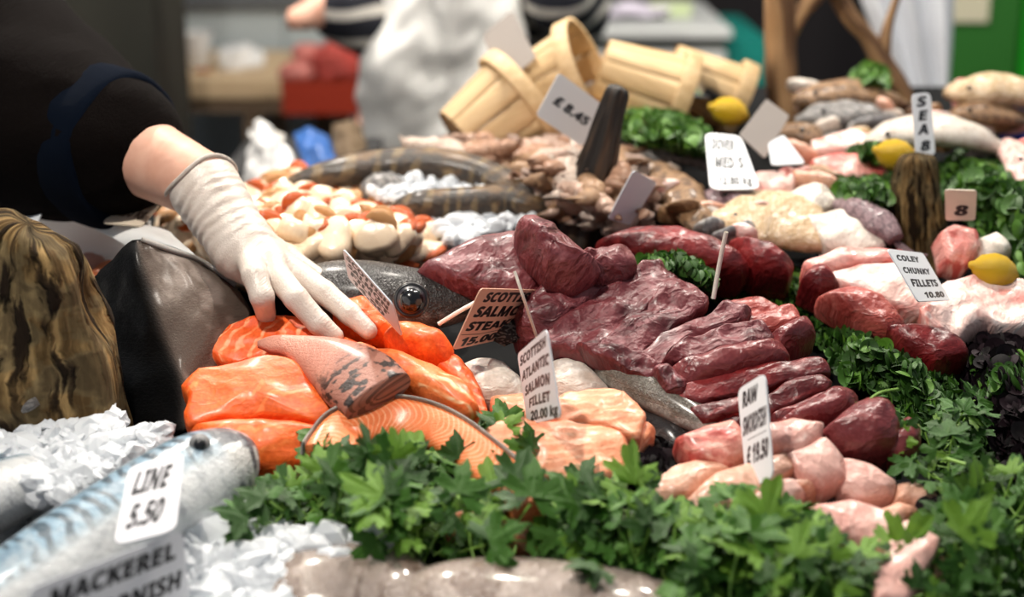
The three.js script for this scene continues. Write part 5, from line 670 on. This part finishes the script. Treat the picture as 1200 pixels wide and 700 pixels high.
function priceCard(label, q, foot, mat, lines, o = {}) {
  const F = cardFrame(q, foot); if (!F) { console.log('no frame for ' + label); return; }
  const P = F.P, g = thing('price_card', label, 'price card', V(foot.x, foot.y, foot.z), o.group ?? null), asp = P[0].distanceTo(P[1]) / P[1].distanceTo(P[2]), r = 0.1;
  const sh = new THREE.Shape(), rx = Math.min(r / asp, 0.3), ry = r; sh.moveTo(rx, 0); sh.lineTo(1 - rx, 0); sh.quadraticCurveTo(1, 0, 1, ry); sh.lineTo(1, 1 - ry); sh.quadraticCurveTo(1, 1, 1 - rx, 1); sh.lineTo(rx, 1); sh.quadraticCurveTo(0, 1, 0, 1 - ry); sh.lineTo(0, ry); sh.quadraticCurveTo(0, 0, rx, 0);
  const map = (u, v) => P[3].clone().lerp(P[2], u).lerp(P[0].clone().lerp(P[1], u), v);
  const warp = (geo, off) => { const a = geo.attributes.position; for (let i = 0; i < a.count; i++) { const p = map(a.getX(i), a.getY(i)).addScaledVector(F.n, a.getZ(i) * 0.0012 + off); a.setXYZ(i, p.x, p.y, p.z); } geo.computeVertexNormals(); return geo; };
  const ex = new THREE.ExtrudeGeometry(sh, { depth: 1, bevelEnabled: false, curveSegments: 5 }); wpart('plate', warp(ex, -0.0006), mat, g);
  if (lines) { const fr = new THREE.ShapeGeometry(sh, 5); wpart('lettering', warp(fr, 0.0008), phys({ map: cardTex(lines, o), roughness: 0.45 }), g, 'handwritten black lettering'); }
  if (o.pin) wpart('pin', tube(o.pin, 0.0016, 6), M.pin, g, 'thin white pin');
  return g;
}
const foot = (x, y, h) => atb(x, y, h);
priceCard('narrow white price card standing edge-on in the salmon by the glove', [[402, 291], [461, 357], [472, 395], [409, 326]], foot(466, 390, 0.1), M.card, [['SCOTTISH', 0.06, 0.16, 70, 0.86], ['SALMON', 0.06, 0.4, 70, 0.8], ['FILLET', 0.08, 0.63, 70, 0.74], ['14.50', 0.1, 0.86, 70, 0.6]], { w: 320, hgt: 300 });
priceCard('buff price card reading scottish salmon steaks', [[563, 338], [637, 340], [612, 392], [530, 410]], foot(545, 404, 0.09), M.cardBuff, [['SCOTTISH', 0.12, 0.14, 62, 0.8], ['SALMON', 0.08, 0.38, 68, 0.84], ['STEAKS', 0.06, 0.62, 58, 0.72], ['15.00', 0.06, 0.88, 60, 0.5]], { bg: '#dbae97', w: 340, hgt: 300, rule: [0.02, 0.75, 0.6], pin: [atb(603, 318, 0.16), atb(612, 345, 0.14), atb(630, 398, 0.08)] });
priceCard('tall white price card reading scottish atlantic salmon fillet', [[607, 415], [641, 385], [658, 489], [619, 498]], foot(634, 492, 0.082), M.card, [['SCOTTISH', 0.06, 0.13, 68, 0.88], ['ATLANTIC', 0.06, 0.34, 68, 0.88], ['SALMON', 0.08, 0.55, 68, 0.8], ['FILLET', 0.14, 0.74, 62, 0.66], ['20.00 kg', 0.14, 0.91, 62, 0.82]], { w: 240, hgt: 420 });
priceCard('tall white price card standing in the pink fish pieces', [[865, 457], [897, 437], [907, 560], [876, 574]], foot(890, 566, 0.072), M.card, [['RAW', 0.14, 0.14, 96, 0.55], ['SWORDFISH', 0.08, 0.4, 110, 0.86], ['£ 19.50', 0.12, 0.7, 110, 0.8]], { w: 240, hgt: 480, rule: [0.2, 0.54, 0.7] });
priceCard('tilted white price card lying on the big pink fillet', [[1039, 292], [1081, 297], [1113, 352], [1075, 354]], foot(1094, 352, 0.1), M.card, [['COLEY', 0.12, 0.16, 44, 0.62], ['CHUNKY', 0.1, 0.4, 46, 0.76], ['FILLETS', 0.12, 0.64, 56, 0.78], ['10.80', 0.3, 0.88, 46, 0.6]], { w: 256, hgt: 300 });
priceCard('white price card with three lines below the grey card', [[826, 156], [868, 160], [891, 222], [832, 223]], foot(860, 223, 0.1), M.card, [['DOVER', 0.14, 0.2, 84, 0.62], ['MED S', 0.16, 0.52, 84, 0.7], ['12.80 kg', 0.2, 0.85, 60, 0.7]], { w: 256, hgt: 300 });
priceCard('pale diamond-tilted price card in front of the wooden baskets', [[655, 85], [709, 125], [682, 172], [628, 135]], foot(680, 172, 0.12), phys({ color: 0xd6d4d4, roughness: 0.45 }), [['£ 8.45', 0.16, 0.5, 70, 0.72]], { w: 300, hgt: 260, bg: '#d8d6d6', pin: [atb(668, 150, 0.13), atb(672, 180, 0.11), atb(676, 205, 0.08)] });
priceCard('narrow white card with upright writing on top of the driftwood post', [[1068, 110], [1090, 108], [1096, 182], [1073, 184]], atz(1084, 184, -1.735), M.card, [['S', 0.25, 0.14, 80, 0.5], ['E', 0.25, 0.36, 80, 0.5], ['A', 0.25, 0.58, 80, 0.5], ['8', 0.28, 0.84, 80, 0.5]], { w: 128, hgt: 384 });
priceCard('plain grey card tilted above the first wooden basket', [[565, 42], [600, 12], [629, 68], [590, 98]], atz(600, 96, -1.98), M.cardGrey, null, { pin: [atz(604, 90, -1.99), atz(622, 120, -1.99), atz(650, 170, -1.99)] });
priceCard('plain white card leaning among the langoustines', [[742, 199], [770, 214], [738, 264], [712, 256]], foot(722, 262, 0.09), M.card, null);
priceCard('plain grey card propped behind the white market card', [[866, 158], [898, 116], [925, 136], [896, 186]], foot(880, 190, 0.1), M.cardGrey, null);
priceCard('small buff card with one scrawl beside the driftwood post', [[1107, 222], [1145, 223], [1143, 258], [1108, 258]], foot(1126, 260, 0.1), phys({ color: 0xcfc4b4, roughness: 0.5 }), [['8', 0.3, 0.66, 90, 0.45]], { w: 200, hgt: 200, bg: '#d0c6b6' });
priceCard('small buff card with faint scrawl behind the fishmonger wrist', [[142, 236], [188, 240], [166, 266], [120, 262]], foot(144, 268, 0.12), phys({ color: 0xd6c8b4, roughness: 0.5 }), [['5.50 kg', 0.1, 0.5, 70, 0.8]], { w: 300, hgt: 160, bg: '#d8cab6', ink: '#6a5c50' });
priceCard('plain white card edge leaning behind the driftwood block', [[-20, 278], [53, 241], [44, 262], [-20, 294]], foot(20, 290, 0.12), M.card, null);
priceCard('white card lying behind the grey card among the fillets', [[900, 168], [918, 158], [944, 192], [904, 194]], foot(922, 195, 0.1), M.card, null);
priceCard('white price card reading mackerel in front of the mackerel belly', [[34, 690], [213, 622], [222, 708], [44, 790]], atz(130, 720, -0.99), M.card, [['MACKEREL', 0.1, 0.22, 62, 0.84], ['CORNISH', 0.3, 0.62, 66, 0.66]], { w: 420, hgt: 220, bg: '#e4e4e8' });
priceCard('white price card with blurred writing leaning on the mackerel', [[152, 548], [216, 532], [206, 622], [134, 640]], atz(170, 635, -1.03), M.card, [['LINE', 0.14, 0.27, 120, 0.66], ['5.50', 0.16, 0.7, 120, 0.6]], { w: 240, hgt: 300, bg: '#e0e0e6' });
solo('skewer', tube([atb(514, 380, 0.085), atb(540, 364, 0.1), atb(566, 350, 0.11)], 0.0022, 8), M.pin, 'white plastic skewer lying behind the buff price card', 'skewer');
solo('skewer', tube([atb(836, 350, 0.1), atb(842, 315, 0.13), atb(851, 272, 0.17)], 0.0022, 8), M.pin, 'white plastic skewer standing in the tuna by the curly parsley', 'skewer');

// ---------- baskets ----------
{
  const G = 'wooden baskets tipped over at the back';
  function basket(label, c, axis, r0, r1, L, group) { // c: middle of the base, axis points to the opening
    const g = thing('wooden_basket', label, 'basket', c, G), ax = axis.clone().normalize(), q = new THREE.Quaternion().setFromUnitVectors(V(0, 1, 0), ax), n = 11;
    for (let i = 0; i < n; i++) { const a0 = i / n * 6.2832, a1 = (i + 0.9) / n * 6.2832, pos = [], uv = [], idx = []; for (const t of [0, 0.004]) for (let k = 0; k <= 3; k++) { const a = lerp(a0, a1, k / 3); for (const [y, r] of [[0, r0], [L, r1]]) { pos.push(Math.cos(a) * (r - t), y, Math.sin(a) * (r - t)); uv.push(a * r, y); } } for (let k = 0; k < 3; k++) { const b = k * 2; idx.push(b, b + 1, b + 2, b + 1, b + 3, b + 2, 8 + b, 8 + b + 2, 8 + b + 1, 8 + b + 1, 8 + b + 2, 8 + b + 3, b + 1, b + 9, b + 3, b + 3, b + 9, b + 11); } idx.push(0, 8, 1, 1, 8, 9, 6, 7, 14, 7, 15, 14); const s = part('stave', build(pos, uv, idx), M.paleWood, g); s.quaternion.copy(q); }
    for (const y of [L - 0.006]) { const r = lerp(r0, r1, y / L) + 0.003, hh = 0.011, b = part('hoop', new THREE.LatheGeometry([[r + 0.001, -hh], [r + 0.005, -hh + 0.001], [r + 0.005, hh], [r - 0.002, hh], [r - 0.002, -hh], [r + 0.001, -hh]].map((p) => new THREE.Vector2(...p)), 40).translate(0, y, 0), M.paleWood, g); b.quaternion.copy(q); }
    const b = part('base', new THREE.CylinderGeometry(r0 * 0.98, r0 * 0.98, 0.006, 32).translate(0, 0.004, 0), M.paleWood, g); b.quaternion.copy(q); return g;
  }
  basket('pale wooden basket tipped over in front of the white apron', atz(546, 172, -1.97), V(0.8, 0.57, -0.3), 0.056, 0.072, 0.1);
  basket('pale wooden basket with its open mouth beside the diamond-tilted card', atz(622, 122, -2.04), V(0.85, 0.42, 0.2), 0.06, 0.076, 0.09);
  basket('pale wooden basket lying behind the bright parsley clump', atz(700, 88, -2.08), V(0.85, -0.3, 0.05), 0.05, 0.066, 0.12);
  basket('pale wooden basket lying furthest towards the forked branch', atz(782, 84, -2.14), V(0.85, -0.35, 0.05), 0.04, 0.05, 0.11);
  const sp = thing('metal_scoop', 'shiny metal scoop resting among the wooden baskets', 'scoop', atz(806, 96, -2.1)); const sm = phys({ color: 0xd8dce0, metalness: 0.9, roughness: 0.2 });
  wpart('bowl', sheet([[atz(792, 92, -2.1), atz(806, 86, -2.12), atz(820, 92, -2.12)], [atz(794, 100, -2.07), atz(810, 98, -2.06), atz(826, 104, -2.08)], [atz(800, 108, -2.04), atz(816, 112, -2.03), atz(832, 114, -2.05)]], { nu: 12, nv: 12, thick: 0.003 }), sm, sp); wpart('handle', tube([atz(826, 106, -2.06), atz(842, 116, -2.06), atz(858, 126, -2.06)], 0.006, 8), M.black, sp);
}
// ---------- work table with cup, paper and red crate ----------
{
  const Z = -3.55, yT = atz(270, 92, Z).y, X = (px, z = Z) => atz(px, 90, z).x, t = thing('work_table', 'wooden work table with thick top in front of the grey cabin', 'table', V(X(270), 0, Z - 0.2));
  for (let i = 0; i < 4; i++) wpart('plank', new RoundedBoxGeometry(X(432) - X(120), 0.05, 0.118, 2, 0.006).translate((X(432) + X(120)) / 2, yT - 0.025, Z - 0.06 - i * 0.12), M.tableWood, t);
  wpart('apron_rail', new THREE.BoxGeometry(X(425) - X(125), 0.03, 0.03).translate((X(425) + X(125)) / 2, yT - 0.066, Z - 0.03), M.tableLeg, t);
  for (const px of [150, 292, 376]) { wpart('leg', new THREE.BoxGeometry(0.045, yT - 0.05, 0.045).translate(X(px), (yT - 0.05) / 2, Z - 0.05), M.tableLeg, t); wpart('leg', new THREE.BoxGeometry(0.045, yT - 0.05, 0.045).translate(X(px), (yT - 0.05) / 2, Z - 0.42), M.tableLeg, t); }
  const on = (px, z) => V(atz(px, 80, z).x, yT, z);
  { const p = on(231, Z - 0.16), c = thing('paper_cup', 'white paper cup standing on the work table', 'cup', p); part('wall', new THREE.LatheGeometry([[0.001, 0.002], [0.027, 0.001], [0.039, 0.084], [0.0375, 0.084], [0.0262, 0.004], [0.001, 0.004]].map((q) => new THREE.Vector2(...q)), 28), M.white, c); part('rim', new THREE.TorusGeometry(0.039, 0.0018, 8, 30).rotateX(Math.PI / 2).translate(0, 0.084, 0), M.white, c); }
  { const p = on(282, Z - 0.16), g = new THREE.IcosahedronGeometry(0.05, 4), q = g.attributes.position; for (let i = 0; i < q.count; i++) { const v = V(q.getX(i), q.getY(i), q.getZ(i)).multiplyScalar(1 + 0.3 * noise(q.getX(i) * 26, q.getY(i) * 26, q.getZ(i) * 26)); q.setXYZ(i, v.x * 1.15 + p.x, Math.max(v.y * 0.8, -0.02) + p.y + 0.02, v.z + p.z); } g.computeVertexNormals(); solo('crumpled_paper', g, M.white, 'crumpled white paper beside the cup on the work table', 'paper'); }
  { const p = on(202, Z - 0.2); solo('blue_wrapper', sheet([[p.clone().add(V(-0.03, 0.002, -0.02)), p.clone().add(V(0, 0.02, -0.02)), p.clone().add(V(0.03, 0.004, -0.02))], [p.clone().add(V(-0.03, 0.002, 0.02)), p.clone().add(V(0, 0.03, 0.02)), p.clone().add(V(0.03, 0.002, 0.02))]], { nu: 10, nv: 6, thick: 0.003 }), phys({ color: 0x2a4aa0, roughness: 0.5 }), 'small blue wrapper lying behind the paper cup', 'wrapper'); }
  { const p = on(238, Z - 0.08); solo('orange_scrap', loft([{ p: p.clone().add(V(-0.02, 0.005, 0)), a: 0.002 }, { p: p.clone().add(V(-0.006, 0.007, 0)), a: 0.008, b: 0.006 }, { p: p.clone().add(V(0.01, 0.006, 0)), a: 0.007, b: 0.005 }, { p: p.clone().add(V(0.022, 0.004, 0)), a: 0.002 }], { seg: 8, M: 10 }), wet(null, { color: 0xe89048 }), 'little orange scrap on the table in front of the cup', 'scrap'); }
  // red crate heaped with meat
  const c = on(398, Z - 0.08), cr = thing('red_crate', 'red plastic crate heaped with pink meat at the table end', 'crate', V(c.x, yT - 0.05, Z + 0.08)), rm = phys({ color: 0xa03018, roughness: 0.5 });
  const w = 0.2, d = 0.16, h = 0.075, y0 = 0.045; for (const [sx, sz, px, pz] of [[w, 0.008, 0, d / 2], [w, 0.008, 0, -d / 2], [0.008, d, w / 2, 0], [0.008, d, -w / 2, 0]]) part('side', new THREE.BoxGeometry(sx, h, sz).translate(px, y0 + h / 2 - 0.05, pz), rm, cr); part('base', new THREE.BoxGeometry(w, 0.008, d).translate(0, y0 - 0.046, 0), rm, cr);
  const R = rng(61), mm = [0xd85a50, 0xc8483c, 0xe48a80].map((k) => wet(null, { color: k }));
  for (let i = 0; i < 12; i++) { const p = V(c.x + (R() - 0.5) * 0.15, yT + 0.028 + 0.045 * R() * (i > 5 ? 1 : 0.4), Z + 0.08 + (R() - 0.5) * 0.1), g = new THREE.IcosahedronGeometry(0.034, 3), q = g.attributes.position; for (let k = 0; k < q.count; k++) { const v = V(q.getX(k), q.getY(k), q.getZ(k)).multiplyScalar(1 + 0.35 * noise(q.getX(k) * 28 + i, q.getY(k) * 28, q.getZ(k) * 28)); q.setXYZ(k, v.x * 1.2 + p.x, v.y * 0.8 + p.y, v.z + p.z); } g.computeVertexNormals(); solo('meat_piece', g, mm[i % 3], 'pink piece of meat heaped in the red crate', 'meat', 'meat pieces in the red crate'); }
  { const p = on(356, Z - 0.02); const g = new THREE.SphereGeometry(0.022, 18, 12).scale(1.2, 0.8, 1).translate(p.x, p.y + 0.018, p.z + 0.01); const q = g.attributes.position; for (let i = 0; i < q.count; i++) q.setY(i, q.getY(i) + 0.003 * Math.sin(q.getX(i) * 200)); g.computeVertexNormals(); solo('yellow_fruit', g, phys({ color: 0xe0a030, roughness: 0.5 }), 'small yellow-orange fruit beside the red crate', 'fruit'); }
}
// ---------- crate and bags behind the scallops ----------
{
  const z = -2.3, y = atz(340, 205, z).y, x0 = atz(255, 200, z).x, x1 = atz(430, 200, z).x, g = thing('storage_crate', 'dark storage crate holding bags behind the scallops', 'crate', V((x0 + x1) / 2, 0, z - 0.15)), m = phys({ color: 0x1a1a1c, roughness: 0.6 });
  for (let i = 0; i < 4; i++) part('slat', new THREE.BoxGeometry(x1 - x0, y / 4 - 0.02, 0.02).translate(0, y / 8 + i * y / 4, 0.15), m, g);
  part('top', new THREE.BoxGeometry(x1 - x0, 0.02, 0.3).translate(0, y - 0.01, 0), m, g); for (const s of [-1, 1]) part('side', new THREE.BoxGeometry(0.02, y - 0.02, 0.3).translate(s * ((x1 - x0) / 2 - 0.01), y / 2 - 0.01, 0), m, g);
  const S = (px, py, dz) => atz(px, py, z + dz);
  solo('white_bag', sheet([[S(296, 142, -0.05), S(306, 138, -0.04), S(316, 148, -0.05)], [S(290, 176, -0.02), S(310, 172, 0.01), S(330, 178, -0.02)], [S(284, 214, 0.0), S(308, 220, 0.05), S(334, 212, 0.0)]], { thick: 0.03, amp: 0.008, freq: 30 }), M.white, 'white plastic bag with twisted neck standing on the dark crate', 'bag');
  solo('white_board', sheet([[S(318, 152, -0.06), S(334, 158, -0.06)], [S(300, 222, 0.0), S(326, 226, 0.0)]], { nu: 6, nv: 6, thick: 0.012 }), phys({ color: 0xb8b4ae, roughness: 0.6 }), 'grey-white board leaning against the plastic bag', 'board');
  solo('paper_wrap', sheet([[S(330, 168, -0.04), S(340, 176, -0.03), S(352, 196, -0.03)], [S(318, 222, 0.02), S(336, 226, 0.04), S(364, 214, 0.0)]], { nu: 10, nv: 8, thick: 0.01, amp: 0.005 }), M.white, 'white folded paper behind the scallop heap', 'paper');
  solo('blue_bag', sheet([[S(344, 156, -0.1), S(364, 150, -0.1), S(384, 160, -0.1)], [S(350, 178, -0.04), S(374, 174, -0.02), S(398, 184, -0.05)], [S(358, 196, 0.0), S(384, 200, 0.02), S(410, 200, 0.0)]], { thick: 0.02, amp: 0.008, freq: 28 }), phys({ color: 0x2c5a9c, roughness: 0.4 }), 'crumpled blue plastic bag behind the mottled fish', 'bag');
  solo('brown_sack', sheet([[S(390, 148, -0.12), S(404, 142, -0.1), S(424, 148, -0.12)], [S(392, 172, -0.05), S(410, 170, -0.03), S(430, 176, -0.06)], [S(398, 196, 0.0), S(416, 198, 0.02), S(436, 194, 0.0)]], { thick: 0.02, amp: 0.008 }), phys({ color: 0x5c4a34, roughness: 0.8 }), 'brown sack between blue bag and white apron', 'sack');
}
// ---------- pale counter with teal end ----------
{
  const Z = -3.7, at = (px, py, z = Z) => atz(px, py, z), x0 = at(672, 50).x, x1 = at(852, 50).x, y1 = at(700, 34).y, y0 = 0, w = x1 - x0, g = thing('counter', 'pale grey service counter with teal end panel behind the baskets', 'counter', V((x0 + x1) / 2, 0, Z - 0.3)), pale = phys({ color: 0xc6c9c8, roughness: 0.4 });
  part('body', new RoundedBoxGeometry(w, y1 - 0.05, 0.6, 2, 0.008).translate(0, (y1 - 0.05) / 2, 0), pale, g);
  part('recess', new THREE.BoxGeometry(w * 0.98, 0.03, 0.58).translate(0, y1 - 0.036, 0), phys({ color: 0x70756f, roughness: 0.5 }), g);
  part('worktop', new RoundedBoxGeometry(w + 0.02, 0.025, 0.64, 2, 0.006).translate(0, y1 - 0.01, 0.0), pale, g);
  const tw = at(902, 50).x - x1; part('end_panel', new THREE.BoxGeometry(tw, y1 - 0.03, 0.5).translate(w / 2 + tw / 2 + 0.002, (y1 - 0.03) / 2, 0), phys({ color: 0x0e7a70, roughness: 0.45 }), g, 'teal green end panel');
  { const p = V(at(798, 20).x, y1 + 0.003, Z - 0.25); const b = thing('pale_box', 'pale green lidded box on the service counter', 'box', p); part('tub', new RoundedBoxGeometry(0.1, 0.022, 0.06, 2, 0.004).translate(0, 0.012, 0), phys({ color: 0xc8d8a8, roughness: 0.5 }), b); part('lid', new RoundedBoxGeometry(0.105, 0.008, 0.064, 2, 0.003).translate(0, 0.027, 0), phys({ color: 0xd4e2b4, roughness: 0.5 }), b); }
  { const a = V(at(742, 20).x, y1 + 0.003, Z - 0.2), R = rng(7), rows = []; for (let i = 0; i < 4; i++) { rows.push([]); for (let j = 0; j < 5; j++) rows[i].push(a.clone().add(V(-0.1 + j * 0.05, 0.006 + 0.03 * R(), -0.06 + i * 0.04))); } solo('white_cloth', sheet(rows, { thick: 0.004 }), phys({ color: 0xe4dcec, roughness: 0.7 }), 'rumpled whitish cloth lying on the service counter', 'cloth'); }
  const S = (px, py, z = -3.25) => atz(px, py, z); solo('grey_jumper', sheet([[S(612, -70), S(640, -74), S(670, -70), S(694, -60)], [S(606, -10), S(636, -8, -3.18), S(664, -12, -3.18), S(692, -6)], [S(608, 40), S(640, 46, -3.18), S(668, 44, -3.2), S(690, 48)], [S(610, 150), S(640, 160), S(670, 160), S(690, 150)], [S(610, 420), S(640, 430), S(670, 430), S(690, 420)]], { thick: 0.05, amp: 0.02, freq: 18, nu: 30, nv: 30 }), phys({ map: tile(tex(64, 64, (u, v) => mix3(hex(0x7c7670), hex(0xb0a8a0), vn(u, v, 24, 24, 171))), 0.08), roughness: 0.95 }), 'grey knitted blanket hanging behind the wooden baskets', 'blanket');
  solo('navy_cloth', sheet([[S(600, -60, -3.2), S(622, -60, -3.2)], [S(602, 10, -3.18), S(622, 8, -3.18)], [S(606, 45, -3.18), S(624, 42, -3.18)], [S(606, 400, -3.22), S(624, 400, -3.22)]], { thick: 0.02, amp: 0.006, nu: 8, nv: 20 }), clothM(0x101c34), 'narrow navy cloth hanging beside the white apron', 'cloth');
}
// ---------- hanging white sheet ----------
{
  const z = -2.7, R = rng(17), S = (px, py, k) => { const q = atz(px, py, z); q.z += k; return q; }, rows = [];
  for (const [y, a, b] of [[-140, 1000, 1122], [-30, 1002, 1120], [30, 1020, 1117], [70, 1036, 1115], [110, 1054, 1112], [138, 1062, 1110], [200, 1062, 1110], [700, 1060, 1112]]) rows.push([0, 0.17, 0.33, 0.5, 0.67, 0.83, 1].map((t, i) => S(lerp(a, b, t), y, (i % 2 ? 0.035 : 0) + (R() - 0.5) * 0.008)));
  solo('white_sheet', sheet(rows, { nu: 40, nv: 40, thick: 0.004 }), phys({ color: 0xe8ebf0, roughness: 0.5 }), 'white plastic sheet hanging in folds behind the forked branch', 'sheet');
  const B = (px, py, zz = -2.14) => atz(px, py, zz); solo('blue_bag', sheet([[B(1168, 150), B(1190, 134), B(1225, 130)], [B(1172, 158, -2.08), B(1195, 152, -2.05), B(1225, 154, -2.06)]], { nu: 12, nv: 8, thick: 0.02, amp: 0.004 }), phys({ color: 0x1746c0, roughness: 0.35 }), 'bright blue plastic bag beside the brown fish heap', 'bag');
}
renderer.render(scene, camera);
